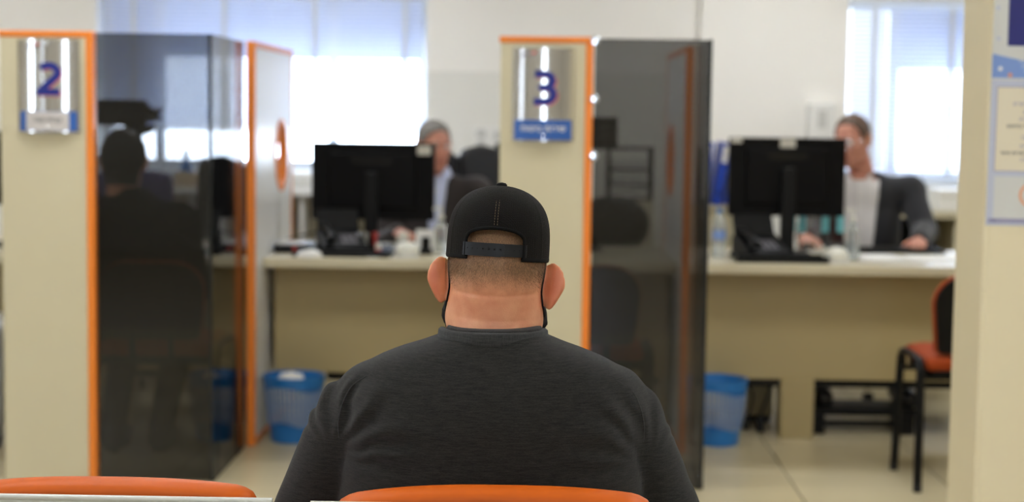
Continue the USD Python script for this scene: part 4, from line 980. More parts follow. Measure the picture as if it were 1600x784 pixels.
t.part("cabinet", bx(-0.2, 0.25, -0.2, 0.25, 0.05, 0.95, 0.004), "beige"); t.part("plinth", bx(-0.19, 0.24, -0.18, 0.24, 0, 0.05, 0), "black", smooth=False)
for a in (0.0, 0.235): t.part("side", bx(a, a + 0.015, -0.14, 0.16, 0.95, 1.24, 0.002), "black")
for z in (0.95, 1.03, 1.11, 1.225): t.part("shelf", bx(0.015, 0.235, -0.14, 0.16, z, z + 0.014, 0.002), "black")
for z in (0.964, 1.044, 1.124): t.part("paper_pile", bx(0.03, 0.22, -0.135, 0.12, z, z + 0.035, 0.001), "grey_pale", smooth=False)

# the waiting bench: pale steel shells with orange pads, seen from behind
def bench():
    t = Thing("waiting_bench", "pale grey steel waiting bench with orange pads, holding the man in the cap", "bench", (-0.36, 2.52, 0))
    for k, (cx, lab) in enumerate(((0.293, None), (-0.32, None))):
        a, b = (-0.262, 0.262)
        top = 0.0 if k == 0 else 0.003
        def padtop(x, k=k):   # crowned top line, drooping to rounded corners
            return 0.846 + top - 0.018 * abs((x - 0.02) / 0.25) ** 2.6
        xs = np.linspace(-0.25, 0.25, 41); r = 0.03
        pts = [(cx + x, -0.0, padtop(x)) for x in xs]
        # padded roll: section swept along the crowned line
        n = 16; v = []
        for i, x in enumerate(xs):
            e = min(1.0, math.sqrt(max(0.0, 1 - max(0.0, (abs(x) - 0.21) / 0.04) ** 2))) if abs(x) > 0.21 else 1.0
            e = max(e, 0.05); zt = padtop(x)
            for q in np.linspace(0, np.pi, n): v.append((cx + x, 0.012 - 0.031 * math.cos(q) * e, zt - 0.024 + 0.024 * math.sin(q) ** 0.8 * e - 0.0))
            v.append((cx + x, 0.05 * e + 0.004, 0.52)); v.append((cx + x, -0.016 * e + 0.006, 0.52))
        m_ = n + 2; f = []
        for i in range(40):
            for j in range(m_):
                q = (j + 1) % m_; f += [(i * m_ + j, i * m_ + q, (i + 1) * m_ + q), (i * m_ + j, (i + 1) * m_ + q, (i + 1) * m_ + j)]
        v += [tuple(np.mean(v[:m_], 0)), tuple(np.mean(v[-m_:], 0))]; s = 40 * m_
        for j in range(m_):
            q = (j + 1) % m_; f += [(len(v) - 2, q, j), (len(v) - 1, s + j, s + q)]
        p = trimesh.Trimesh(np.array(v), f, process=False)
        if p.volume < 0: p.invert()
        pad = t.part("back_pad", p, "orange_vinyl", smooth=50)
        for sx in (-0.205, 0.215):
            sub(pad, "corner_fold", tube(curve([(cx + sx, -0.0215, padtop(sx) - 0.012), (cx + sx * 0.985, -0.0225, padtop(sx) - 0.03), (cx + sx * 0.95, -0.022, padtop(sx) - 0.05)], 6), 0.0016, 6), "orange_vinyl")
        x0, x1 = (cx - 0.282, cx + 0.275) if k == 0 else (cx - 0.28, cx + 0.281)
        sheet_ = prism(rrect(x0, x1, 0.44, 0.8245 if k == 0 else 0.828, 0.02), 0.006, "xz", -0.036)
        t.part("back_shell", sheet_, "grey_metal", smooth=30)
        t.part("shell_roll", tube([(x0 + 0.004, -0.033, 0.8225 if k == 0 else 0.826), (x1 - 0.004, -0.033, 0.8225 if k == 0 else 0.826)], 0.0052, 10), "grey_metal")
        t.part("seat_shell", bx(cx - 0.26, cx + 0.26, -0.03, 0.46, 0.43, 0.436, 0.002), "grey_metal")
        t.part("seat_pad", rbox(cx - 0.25, cx + 0.25, 0.05, 0.46, 0.434, 0.47, 0.016), "orange_vinyl")
    t.part("beam", bx(-0.62, 0.6, 0.16, 0.22, 0.37, 0.43, 0.006), "grey_metal")
    for x in (-0.5, 0.48):
        t.part("leg", tube([(x, 0.19, 0.37), (x, 0.19, 0.04)], 0.025, 14), "grey_metal"); t.part("foot", tube([(x, -0.08, 0.022), (x, 0.19, 0.034), (x, 0.44, 0.022)], 0.022, 12), "grey_metal")
bench()

# ================================================================ PEOPLE
F32 = np.float32
def ell(P, c, r, B=None):
    p = P - np.asarray(c, F32)
    if B is not None: p = p @ np.asarray(B, F32).T
    r = np.asarray(r, F32)
    k0 = np.linalg.norm(p / r, axis=-1); k1 = np.linalg.norm(p / (r * r), axis=-1)
    return k0 * (k0 - 1) / np.maximum(k1, 1e-6)
def cap(P, a, b, ra, rb, sy=1.0):
    """A tapering limb between two joints."""
    a, b = np.asarray(a, F32), np.asarray(b, F32); d = b - a; p = P - a
    h = np.clip((p @ d) / (d @ d), 0, 1)
    return np.linalg.norm(p - h[:, None] * d, axis=-1) - (ra + h * (rb - ra))
def smin(a, b, k):
    h = np.clip(0.5 + 0.5 * (b - a) / k, 0, 1)
    return b + (a - b) * h - k * h * (1 - h)
def smax(a, b, k): return -smin(-a, -b, k)

def nets(fn, lo, hi, h):
    """The zero surface of fn as a closed mesh (surface nets)."""
    lo, hi = np.asarray(lo, float), np.asarray(hi, float)
    ax = [np.arange(a, b + h, h, dtype=F32) for a, b in zip(lo, hi)]
    s = tuple(len(a) for a in ax)
    V = np.empty(s, F32)
    for i in range(0, s[0], 16):
        g = np.stack(np.meshgrid(ax[0][i:i + 16], ax[1], ax[2], indexing="ij"), -1)
        V[i:i + 16] = fn(g.reshape(-1, 3)).reshape(g.shape[:3])
    V[0], V[-1], V[:, 0], V[:, -1], V[:, :, 0], V[:, :, -1] = (np.maximum(x, 1e-3) for x in (V[0], V[-1], V[:, 0], V[:, -1], V[:, :, 0], V[:, :, -1]))
    neg = V < 0
    cn = np.zeros(tuple(x - 1 for x in s), np.int8)
    off = [(a, b, c) for a in (0, 1) for b in (0, 1) for c in (0, 1)]
    sl = lambda A, o: A[o[0]:s[0] - 1 + o[0], o[1]:s[1] - 1 + o[1], o[2]:s[2] - 1 + o[2]]
    for o in off: cn += sl(neg, o)
    idx = np.argwhere((cn > 0) & (cn < 8))
    num = np.full(cn.shape, -1, np.int64); num[tuple(idx.T)] = np.arange(len(idx))
    acc, cnt = np.zeros((len(idx), 3)), np.zeros(len(idx))
    val = {o: V[idx[:, 0] + o[0], idx[:, 1] + o[1], idx[:, 2] + o[2]] for o in off}
    for a in off:
        for k in range(3):
            if a[k]: continue
            b = tuple(1 if q == k else a[q] for q in range(3)); va, vb = val[a], val[b]; x = (va < 0) != (vb < 0)
            t = np.where(x, va / np.where(x, va - vb, 1), 0)
            p = np.tile(np.array(a, float), (len(idx), 1)); p[:, k] = t
            acc[x] += p[x]; cnt[x] += 1
    verts = lo + h * (idx + acc / cnt[:, None])
    faces = []
    for k in range(3):
        u, w = (k + 1) % 3, (k + 2) % 3
        A = np.take(neg, range(s[k] - 1), k); B = np.take(neg, range(1, s[k]), k)
        e = np.argwhere(A != B); e = e[(e[:, u] > 0) & (e[:, w] > 0) & (e[:, u] < s[u] - 1) & (e[:, w] < s[w] - 1)]
        ins = neg[tuple(e.T)]
        du, dw = np.eye(3, dtype=int)[u], np.eye(3, dtype=int)[w]
        q = [num[tuple((e - m).T)] for m in (0 * du, du, du + dw, dw)]
        q = np.stack(q, 1); q[~ins] = q[~ins][:, ::-1]
        faces += [q[:, [0, 1, 2]], q[:, [0, 2, 3]]]
    m = trimesh.Trimesh(verts, np.vstack(faces), process=False)
    if m.volume < 0: m.invert()
    return m

def frame(yaw, pitch, roll=0.0):
    """Rows: a head's right, forward and up in its owner's space. yaw turns to the left, pitch nods down, roll tips to the right."""
    T = trimesh.transformations
    m = T.rotation_matrix(math.radians(yaw), (0, 0, 1)) @ T.rotation_matrix(math.radians(-pitch), (1, 0, 0)) @ T.rotation_matrix(math.radians(roll), (0, 1, 0))
    return m[:3, :3].T

def head_sdf(Q, ear=1.0, wide=0.0, neck=0.056, neck_end=(0, -0.05, -0.19), nk=0.03, crease=0.0):
    d = ell(Q, (0, -0.012, 0.03), (0.0765, 0.097, 0.09))
    d = smin(d, ell(Q, (0, 0.03, -0.04), (0.061 + wide, 0.066, 0.078)), 0.03)
    d = smin(d, cap(Q, (0, 0.07, -0.098), (0, 0.066, -0.09), 0.023, 0.025), 0.03)
    for s in (-1, 1):
        d = smin(d, cap(Q, (s * (0.05 + wide), 0.0, -0.062), (s * 0.022, 0.066, -0.096), 0.018 + wide, 0.018), 0.025)
        d = smin(d, cap(Q, (s * 0.046, 0.066, -0.022), (s * 0.06, 0.03, -0.012), 0.014, 0.012), 0.02)
        d = smax(d, -(np.linalg.norm(Q - np.array((s * 0.032, 0.106, 0.004), F32), axis=-1) - 0.018), 0.012)
    d = smin(d, cap(Q, (-0.038, 0.078, 0.022), (0.038, 0.078, 0.022), 0.011, 0.011), 0.012)
    nose = smin(cap(Q, (0, 0.09, 0.014), (0, 0.112, -0.026), 0.008, 0.0125), cap(Q, (-0.012, 0.1, -0.031), (0.012, 0.1, -0.031), 0.0085, 0.0085), 0.008)
    d = smin(d, nose, 0.01)
    d = smin(d, ell(Q, (0, 0.096, -0.06), (0.025, 0.01, 0.0055)), 0.004)
    d = smin(d, ell(Q, (0, 0.094, -0.07), (0.022, 0.01, 0.006)), 0.004)
    d = smin(d, cap(Q, (0, -0.015, -0.05), neck_end, neck, neck * 1.04), nk)
    if crease:
        for zc, k in ((-0.016, 1.0), (-0.056, 0.7)):
            zz = Q[:, 2] - zc + 0.006 * np.cos(Q[:, 0] * 22)
            d = d + crease * k * (np.exp(-(zz / 0.0035) ** 2) - 0.35 * np.exp(-((zz - 0.011) / 0.008) ** 2)) * np.clip((-0.03 - Q[:, 1]) / 0.03, 0, 1)
    for s in (-1, 1) if ear > 0.1 else ():
        a = math.radians(52)
        e = np.array((s * math.sin(a), -math.cos(a), 0.0)); n_ = np.array((s * math.cos(a), math.sin(a), 0.0)); z = np.array((0, 0.12, 1.0)); z /= np.linalg.norm(z)
        B = np.stack([n_, e, z]); c = np.array((s * (0.074 + wide), 0.004, -0.004)) + e * 0.014 * ear
        p = (Q - c.astype(F32)) @ B.astype(F32).T
        tap = 1 - 0.38 * np.clip(-p[:, 2] / 0.037, 0, 1)
        p2 = p.copy(); p2[:, 1] = p[:, 1] / tap + 0.004 * np.clip(-p[:, 2] / 0.037, 0, 1)
        p2[:, 0] = p[:, 0] - 0.005 * np.clip(p[:, 1] / 0.02, -1, 1) ** 2 * np.sign(p[:, 1])
        de = ell(p2, (0, 0, 0), (0.0068, 0.0205 * ear, 0.0375))
        de = smax(de, -ell(p2, (0.009, 0.0, 0.004), (0.008, 0.013, 0.024)), 0.004)
        d = smin(d, de, 0.007)
    return d

def hand_sdf(P, wrist, fwd, upv, side, curl=0.5, s=1.0):
    """A hand: palm, four unequal bent fingers and a thumb from the palm's side. fwd: wrist to knuckles; upv: back of the hand; side: +1 thumb towards cross(fwd, upv)."""
    f = np.asarray(fwd, float); f /= np.linalg.norm(f); u = np.asarray(upv, float); u -= f * (u @ f); u /= np.linalg.norm(u); r = np.cross(f, u) * side
    w = np.asarray(wrist, float); at = lambda a, b, c: w + s * (f * a + r * b + u * c)
    d = ell(P, at(0.05, 0.0, 0.0), np.array((0.05, 0.04, 0.0145)) * s, np.stack([f, r, u]))
    d = smin(d, cap(P, w - f * 0.03, at(0.02, 0, 0), 0.026 * s, 0.023 * s), 0.015)
    for k, (b, L) in enumerate(((0.028, 0.072), (0.0095, 0.08), (-0.0095, 0.074), (-0.027, 0.058))):
        p = [at(0.084 - 0.006 * abs(k - 1.2), b, 0.004)]; a = 0.12 + 0.35 * curl
        for q, g in enumerate((0.46, 0.3, 0.24)):
            p.append(p[-1] + s * L * g * (f * math.cos(a) - u * math.sin(a) + r * b * 1.5)); a += 0.25 + 0.75 * curl
        for q in range(3): d = smin(d, cap(P, p[q], p[q + 1], (0.0092 - 0.0008 * q) * s, (0.0084 - 0.0008 * q) * s), 0.004)
    p = [at(0.022, 0.028, -0.004), at(0.05, 0.052, -0.012), at(0.078, 0.06, -0.02), at(0.1, 0.056, -0.026)]
    for q in range(3): d = smin(d, cap(P, p[q], p[q + 1], (0.0125 - 0.0015 * q) * s, (0.0108 - 0.0013 * q) * s), 0.006)
    return d

def union(ms):
    try:
        a = manifold3d.Manifold.batch_boolean([mf(m) for m in ms], manifold3d.OpType.Add); r = tm(a)
        if len(r.faces) > 100: return r
    except Exception: pass
    return cat_(ms)

class Person:
    """A seated figure facing +y in its own frame, hips over the origin."""
    def __init__(self, label, loc, rotz, j, skin, group=None):
        self.j = j; self.skin = skin
        self.t = Thing("person", label, "person", loc, rotz, group)
        self.R = frame(*j["turn"]); self.hc = np.array(j["head"], float); self.hs = j.get("hs", 1.0)
    def to_head(self, P): return ((P - self.hc.astype(F32)) @ self.R.astype(F32).T) / self.hs
    def from_head(self, m):
        v = np.asarray(m.vertices) * self.hs @ self.R + self.hc
        return trimesh.Trimesh(v, m.faces, process=False)
    def hp(self, p): return np.asarray(p, float) * self.hs @ self.R + self.hc
    def core(self, P, g=0.0):
        """Trunk and upper limbs, grown by g."""
        j = self.j
        d = ell(P, j["pelvis"], np.array((0.175, 0.14, 0.13)) * j.get("bulk", 1) + g)
        d = smin(d, ell(P, (np.array(j["pelvis"]) + j["chest"]) / 2 + (0, 0.02, 0), np.array((0.155, 0.125, 0.17)) * j.get("bulk", 1) + g), 0.08)
        d = smin(d, ell(P, j["chest"], np.array((0.165, 0.118, 0.185)) * j.get("bulk", 1) + g), 0.08)
        a, b = np.array(j["shoulder"][0]), np.array(j["shoulder"][1])
        d = smin(d, cap(P, a, b, 0.062 + g, 0.062 + g), 0.06)
        m = (a + b) / 2
        d = smin(d, cap(P, m + (0, 0, 0.0), np.array(j["neck"]), 0.085 + g, 0.058 + g), 0.06)
        return d
    def arms(self, P, g=0.0, r=(0.058, 0.045, 0.03), upto=1.0):
        d = None
        for s in (0, 1):
            S, E, W = (np.array(self.j[k][s], float) for k in ("shoulder", "elbow", "wrist"))
            W = E + (W - E) * upto
            a = smin(cap(P, S, E, r[0] + g, r[1] + g), cap(P, E, W, r[1] + g, r[2] + g), 0.02)
            d = a if d is None else np.minimum(d, a)
        return d
    def legs(self, P, g=0.0):
        d = None
        for s in (0, 1):
            H = np.array(self.j["pelvis"]) + ((-0.09, 0.09)[s], 0.0, -0.03); K, A = np.array(self.j["knee"][s]), np.array(self.j["ankle"][s])
            a = smin(cap(P, H, K, 0.09 + g, 0.058 + g), cap(P, K, A, 0.056 + g, 0.04 + g), 0.02)
            d = a if d is None else smin(d, a, 0.03)
        return d
    def bounds(self, keys, pad):
        p = np.vstack([np.atleast_2d(self.j[k]) for k in keys]); return p.min(0) - pad, p.max(0) + pad
    def body(self, hh=0.004, fine=0.003, curl=(0.5, 0.5)):
        j = self.j
        hd = nets(lambda P: self.hs * head_sdf(self.to_head(P), **j.get("face", {})), self.hc - 0.21, self.hc + (0.17, 0.17, 0.16), hh)
        lo, hi = self.bounds(("pelvis", "chest", "neck", "shoulder", "elbow", "wrist", "knee", "ankle"), 0.2)
        bd = nets(lambda P: smin(smin(self.core(P, -0.012), self.arms(P, -0.006), 0.03), self.legs(P, -0.008), 0.04), lo, hi, 0.012)
        ms = [hd, bd]
        for s in (0, 1):
            w = np.array(j["wrist"][s], float)
            ms.append(nets(lambda P: hand_sdf(P, w, j["fwd"][s], j["back"][s], (1, -1)[s] * j.get("thumb", 1), curl[s], j.get("hand", 1.0)), w - 0.2, w + 0.2, fine))
        self.t.part("body", union(ms), self.skin, smooth=True)
        for s in (-1, 1):
            e = self.t.part("eye", trimesh.Trimesh(trimesh.creation.icosphere(2, 0.0118 * self.hs).vertices + self.hp((s * 0.032, 0.0795, 0.004)), trimesh.creation.icosphere(2).faces, process=False), "eye", smooth=True)
            sub(e, "iris", trimesh.Trimesh(trimesh.creation.icosphere(2, 0.0062 * self.hs).vertices + self.hp((s * 0.031, 0.086, 0.0035)), trimesh.creation.icosphere(2).faces, process=False), "iris", smooth=True)
            self.t.part("eyebrow", self.from_head(tube([(s * 0.014, 0.0935, 0.021), (s * 0.032, 0.091, 0.027), (s * 0.05, 0.079, 0.021)], [0.003, 0.004, 0.002], 6)), j.get("brow", "hair_brown"))
        self.t.part("lips", self.from_head(nets(lambda Q: smin(ell(Q, (0, 0.0985, -0.06), (0.023, 0.009, 0.0045)), ell(Q, (0, 0.0965, -0.069), (0.02, 0.009, 0.005)), 0.002), (-0.03, 0.08, -0.08), (0.03, 0.115, -0.05), 0.002)), "lips", smooth=True)
    def shoes(self):
        for s in (0, 1):
            A = np.array(self.j["ankle"][s], float); z = self.j.get("ground", 0.0) if not np.ndim(self.j.get("ground", 0.0)) else self.j["ground"][s]
            d = lambda P: np.maximum(smin(cap(P, (A[0], A[1] - 0.03, z + 0.045), (A[0], A[1] + 0.16, z + 0.036), 0.045, 0.042), cap(P, A, (A[0], A[1], z + 0.05), 0.046, 0.05), 0.04), z + 0.012 - P[:, 2])
            q = self.t.part("shoe", nets(d, (A[0] - 0.08, A[1] - 0.1, z - 0.02), (A[0] + 0.08, A[1] + 0.25, A[2] + 0.08), 0.007), "shoe", smooth=40)
            sub(q, "sole", prism(affinity.scale(Point(A[0], A[1] + 0.065).buffer(0.046), 1.0, 2.95), 0.014, "xy", z), "rubber", smooth=40)

# ---- the two clerks
def clerk(label, loc, rotz, j, skin, shirt, jacket, jname, hair, hair_line, open_w, glasses=False):
    p = Person(label, loc, rotz, j, skin)
    p.body(curl=j.get("curl", (0.4, 0.4)))
    lo, hi = p.bounds(("pelvis", "chest", "neck", "shoulder"), 0.2)
    nz = j["neck"][2]
    p.t.part("shirt", nets(lambda P: np.maximum(p.core(P, 0.006), P[:, 2] - nz - 0.012), lo, hi, 0.008), shirt, smooth=True)
    n0, n1 = np.array(j["neck"], float), p.hp((0, -0.02, -0.08)); ax = (n1 - n0) / np.linalg.norm(n1 - n0)
    def collar(P):
        q = P - n0.astype(F32); h = q @ ax.astype(F32); r = np.linalg.norm(q - h[:, None] * ax.astype(F32), axis=-1)
        R = 0.074 - 0.12 * np.clip(h, -0.02, 0.04)
        d = np.maximum(np.abs(r - R) - 0.005, np.abs(h - 0.012) - 0.03)
        gap = np.abs(q[:, 0]) - (0.01 + 0.8 * np.clip(h + 0.01, 0, 1)) ; return np.where(q[:, 1] > 0, np.maximum(d, -gap), d)
    p.t.part("shirt_collar", nets(collar, n0 - 0.13, n0 + 0.13, 0.005), shirt, smooth=40)
    for k in range(4):
        z = nz - 0.06 - 0.085 * k
        ys = np.linspace(0.3, -0.05, 300); q = np.stack([np.full(300, n0[0]), ys, np.full(300, z)], 1).astype(F32); y = ys[np.argmax(p.core(q, 0.006) < 0)]
        p.t.part("shirt_button", mv(rot(cyl((0, 0, 0), (0, 0, 0.003), 0.0055, n=12), -90, (1, 0, 0)), (n0[0], y - 0.001, z)), "paper")
    def jk(P):
        d = smin(p.core(P, 0.016), p.arms(P, 0.016, upto=0.94), 0.03)
        d = np.maximum(d, P[:, 2] - nz - 0.06)
        d = smax(d, 0.083 - np.hypot(P[:, 0] - n0[0], P[:, 1] - n0[1] + 0.01) - 0.4 * np.clip(nz - 0.01 - P[:, 2], 0, 1) * 4, 0.01)
        q = np.abs(P[:, 0] - n0[0]) - (open_w + 0.22 * np.clip(P[:, 2] - (nz - 0.35), 0, 1) * 0.5)
        return np.where(P[:, 1] > n0[1], smax(d, -q, 0.012), d)
    lo, hi = p.bounds(("pelvis", "chest", "shoulder", "elbow", "wrist"), 0.2)
    p.t.part(jname, nets(jk, lo, hi, 0.009), jacket, smooth=True)
    for s in (0, 1):
        E, W = np.array(j["elbow"][s], float), np.array(j["wrist"][s], float); u = (W - E) / np.linalg.norm(W - E)
        p.t.part("shirt_cuff", cyl(W - u * 0.03, W - u * 0.004, 0.037, 0.035), shirt)
    lo, hi = p.bounds(("pelvis", "knee", "ankle"), 0.2)
    p.t.part("trousers", nets(lambda P: np.maximum(smin(p.legs(P, 0.012), ell(P, j["pelvis"], (0.185, 0.15, 0.13)), 0.04), P[:, 2] - j["pelvis"][2] - 0.05), lo, hi, 0.01), "trousers", smooth=True)
    p.shoes()
    def hr(Q):
        sk = ell(Q, (0, -0.012, 0.03), (0.0765, 0.097, 0.09)); sk = smin(sk, cap(Q, (0, -0.04, -0.01), (0, -0.05, -0.06), 0.05, 0.045), 0.03)
        n = 0.0025 * (meshkit.fbm(Q * 55.0, 2, 3) - 0.5)
        return np.maximum(sk - hair_line[3] + n, -hair_line[0](Q))
    p.t.part("hair", p.from_head(nets(hr, (-0.1, -0.14, -0.1), (0.1, 0.12, 0.15), 0.004)), hair, smooth=True)
    if glasses:
        g = p.t.part("glasses", p.from_head(cat_([rot(mv(trimesh.creation.torus(0.021, 0.0013, 24, 6), (0, 0, 0)), 90, (1, 0, 0)).apply_translation((s * 0.032, 0.108, 0.002)) for s in (-1, 1)] + [tube([(-0.011, 0.108, 0.006), (0, 0.111, 0.009), (0.011, 0.108, 0.006)], 0.0013, 6)] + [tube([(s * 0.053, 0.107, 0.008), (s * 0.074, 0.085, 0.009), (s * 0.082, 0.0, 0.008), (s * 0.082, -0.02, -0.01)], 0.0014, 6) for s in (-1, 1)])), "chrome", label="thin metal-framed glasses")
        for s in (-1, 1): sub(g, "lens", p.from_head(rot(cyl((0, 0, 0), (0, 0, 0.001), 0.0205), -90, (1, 0, 0)).apply_translation((s * 0.032, 0.1075, 0.002))), "clear", smooth=False)
    return p

def line_full(Q):       # short hair all over: brow line, temples, ears and nape
    x, y, z = Q[:, 0], Q[:, 1], Q[:, 2]
    return np.minimum(z - np.interp(y, [-0.12, -0.05, 0.0, 0.03, 0.055, 0.075, 0.1], [-0.075, -0.06, 0.005, 0.02, 0.068, 0.1, 0.12]), 1.0)
def line_receding(Q):
    x, y, z = Q[:, 0], Q[:, 1], Q[:, 2]
    return z - np.interp(y - 0.25 * (0.04 - np.abs(x)).clip(0, 1), [-0.12, -0.05, 0.0, 0.03, 0.045, 0.06, 0.1], [-0.06, -0.05, 0.005, 0.02, 0.07, 0.125, 0.2])

jl = dict(pelvis=(0.03, 0.0, 0.565), chest=(0.03, 0.03, 0.88), neck=(0.035, 0.05, 1.085), head=(0.05, 0.075, 1.255), turn=(28, 10, 0), hs=1.0, bulk=1.02,
          shoulder=[(-0.165, 0.03, 1.015), (0.225, 0.03, 1.0)], elbow=[(-0.26, 0.08, 0.76), (0.3, 0.12, 0.75)], wrist=[(-0.2, 0.31, 0.83), (0.2, 0.33, 0.83)],
          fwd=[(0.3, 1, -0.05), (-0.3, 1, -0.05)], back=[(0, 0.1, 1), (0, 0.1, 1)], knee=[(-0.12, 0.42, 0.53), (0.17, 0.42, 0.53)], ankle=[(-0.12, 0.38, 0.09), (0.17, 0.38, 0.09)], brow="hair_grey", face=dict(wide=0.004, ear=0.8))
clerk("grey-haired clerk in a dark jacket and pale blue shirt, facing out past a monitor", (-0.495, 8.46, 0), 180, jl, "skin_pale", "shirt_blue", "brown_jacket", "jacket", "hair_grey", (line_full, 0, 0, 0.0075), 0.018)
jr = dict(pelvis=(0.0, 0.0, 0.61), chest=(-0.01, 0.03, 0.90), neck=(0.035, 0.055, 1.095), head=(0.068, 0.085, 1.306), turn=(-38, 14, 3), hs=1.03, bulk=1.02,
          shoulder=[(-0.24, 0.03, 1.05), (0.2, 0.06, 1.045)], elbow=[(-0.285, 0.19, 0.86), (0.29, 0.22, 0.87)], wrist=[(-0.19, 0.47, 0.835), (0.345, 0.43, 0.84)],
          fwd=[(0.25, 1, -0.12), (0.05, 1, -0.1)], back=[(0, 0.1, 1), (0, 0.1, 1)], knee=[(-0.12, 0.44, 0.6), (0.15, 0.44, 0.6)], ankle=[(-0.05, 0.83, 0.235), (0.33, 0.83, 0.235)], ground=0.118, curl=(0.3, 0.35), hand=1.05, face=dict(ear=0.85))
clerk("clerk with glasses in a striped white shirt and charcoal cardigan, looking down at his monitor", (1.62, 8.46, 0), 180, jr, "skin_pale", "shirt_white", "cardigan", "cardigan", "hair_brown", (line_receding, 0, 0, 0.007), 0.06, glasses=True)

# ---- the visitor behind the smoked glass, from behind
jv = dict(pelvis=(0, 0.02, 0.57), chest=(0, 0.0, 0.86), neck=(0, 0.02, 1.05), head=(-0.03, 0.05, 1.205), turn=(0, 8, 0), bulk=1.12,
          shoulder=[(-0.2, 0.0, 0.965), (0.2, 0.0, 0.965)], elbow=[(-0.27, 0.05, 0.7), (0.25, 0.05, 0.7)], wrist=[(-0.1, 0.28, 0.64), (0.1, 0.28, 0.64)], fwd=[(0.4, 1, -0.2), (-0.4, 1, -0.2)], back=[(-0.5, 0.2, 1), (0.5, 0.2, 1)],
          knee=[(-0.12, 0.45, 0.52), (0.12, 0.45, 0.52)], ankle=[(-0.14, 0.28, 0.09), (0.06, 0.28, 0.09)], brow="hair_black")
def visitor():
    p = Person("dark-haired visitor in a black jacket, seen from behind through the smoked glass", (-1.64, 6.58, 0), 0, jv, "skin")
    p.body(hh=0.005, fine=0.004)
    lo, hi = p.bounds(("pelvis", "chest", "shoulder", "elbow", "wrist"), 0.2)
    p.t.part("jacket", nets(lambda P: np.maximum(smin(p.core(P, 0.02), p.arms(P, 0.02, upto=0.94), 0.03), P[:, 2] - 1.105), lo, hi, 0.01), "dark_jacket", smooth=True)
    lo, hi = p.bounds(("pelvis", "knee", "ankle"), 0.2)
    p.t.part("trousers", nets(lambda P: np.maximum(smin(p.legs(P, 0.012), ell(P, jv["pelvis"], (0.19, 0.16, 0.12)), 0.04), P[:, 2] - 0.62), lo, hi, 0.011), "trousers", smooth=True)
    p.shoes()
    hr = lambda Q: np.maximum(smin(ell(Q, (0, -0.012, 0.03), (0.0765, 0.097, 0.09)), cap(Q, (0, -0.03, -0.01), (0, -0.035, -0.09), 0.056, 0.052), 0.03) - 0.013, -np.maximum(line_full(Q), np.minimum(Q[:, 2] + 0.11, -0.03 - Q[:, 1])))
    p.t.part("hair", p.from_head(nets(hr, (-0.1, -0.14, -0.1), (0.1, 0.12, 0.15), 0.005)), "hair_black", smooth=True)
visitor()

# ---- the man in the cap
MX, MY = -0.078, 2.80
jm = dict(pelvis=(0, 0.03, 0.56), chest=(0, 0.02, 0.84), neck=(0.0, -0.03, 1.06), head=(0.004, 0.0, 1.137), turn=(-2, 4, 2.6), hs=1.05, bulk=1.2,
          shoulder=[(-0.224, 0.0, 0.885), (0.21, 0.0, 0.885)], elbow=[(-0.336, 0.05, 0.66), (0.318, 0.05, 0.66)], wrist=[(-0.12, 0.32, 0.655), (0.12, 0.32, 0.655)], fwd=[(0.45, 1, -0.1), (-0.45, 1, -0.1)], back=[(-0.4, 0.2, 1), (0.4, 0.2, 1)],
          knee=[(-0.17, 0.47, 0.52), (0.17, 0.47, 0.52)], ankle=[(-0.18, 0.42, 0.09), (0.18, 0.42, 0.09)], brow="hair_black",
          face=dict(ear=1.12, wide=0.003, neck=0.066, neck_end=(0, -0.03, -0.19), nk=0.035, crease=0.0011))
def scalp_skin():
    """Ruddy skin; towards the cap the close-cropped hair tints it, thinning out down the nape."""
    n = {"tc": ("texture_coordinate", {}), "s": ("separate_xyz", {}), "m": ("mapping", {"scale": (30, 30, 30)}), "t": ("noise_texture", {"scale": 1.0, "detail": 4}),
         "r": ("rgb_ramp", {"ramp": [(0.3, lin((222, 158, 120))), (0.7, lin((206, 132, 96)))]}),
         "m2": ("mapping", {"scale": (900, 900, 320)}), "t2": ("noise_texture", {"scale": 1.0, "detail": 2}),
         "r2": ("rgb_ramp", {"ramp": [(0.35, lin((104, 82, 54))), (0.65, lin((160, 124, 88)))]}),
         "w": ("math", {"math_type": "multiply_add", "value2": 0.035}), "h": ("map_range", {"from_min": 1.138, "from_max": 1.178, "to_min": 0.0, "to_max": 0.85, "clamp": True}),
         "ax": ("math", {"math_type": "absolute"}), "mk": ("math", {"math_type": "less_than", "value2": 0.083}), "hm": ("math", {"math_type": "multiply"}),
         "x": ("mix", {}), "em": ("map_range", {"from_min": 0.088, "from_max": 0.1, "to_min": 0.0, "to_max": 0.6, "clamp": True}), "x2": ("mix", {"color2": lin((204, 108, 82))}),
         "bm": ("mapping", {"scale": (420, 420, 420)}), "bt": ("noise_texture", {"scale": 1.0, "detail": 2}), "b": ("bump", {"strength": 0.25, "distance": 0.0008}),
         "p": ("principled_bsdf", {"roughness": 0.5, "subsurface_weight": 0.2, "subsurface_scale": 0.008, "subsurface_radius": (1, 0.35, 0.2)})}
    l = [("tc.object", "s.vector"), ("tc.object", "m.vector"), ("m.vector", "t.vector"), ("t.fac", "r.fac"), ("tc.object", "m2.vector"), ("m2.vector", "t2.vector"), ("t2.fac", "r2.fac"),
         ("t.fac", "w.value1"), ("s.z", "w.value3"), ("w.value", "h.value"), ("s.x", "ax.value1"), ("ax.value", "mk.value1"), ("h.result", "hm.value1"), ("mk.value", "hm.value2"), ("hm.value", "x.fac"),
         ("r.color", "x.color1"), ("r2.color", "x.color2"), ("ax.value", "em.value"), ("em.result", "x2.fac"), ("x.color", "x2.color1"), ("x2.color", "p.base_color"),
         ("tc.object", "bm.vector"), ("bm.vector", "bt.vector"), ("bt.fac", "b.height"), ("b.normal", "p.normal")]
    return usdkit.material(stage, "/World/Looks/scalp_skin", n, l, surface="p.BSDF")
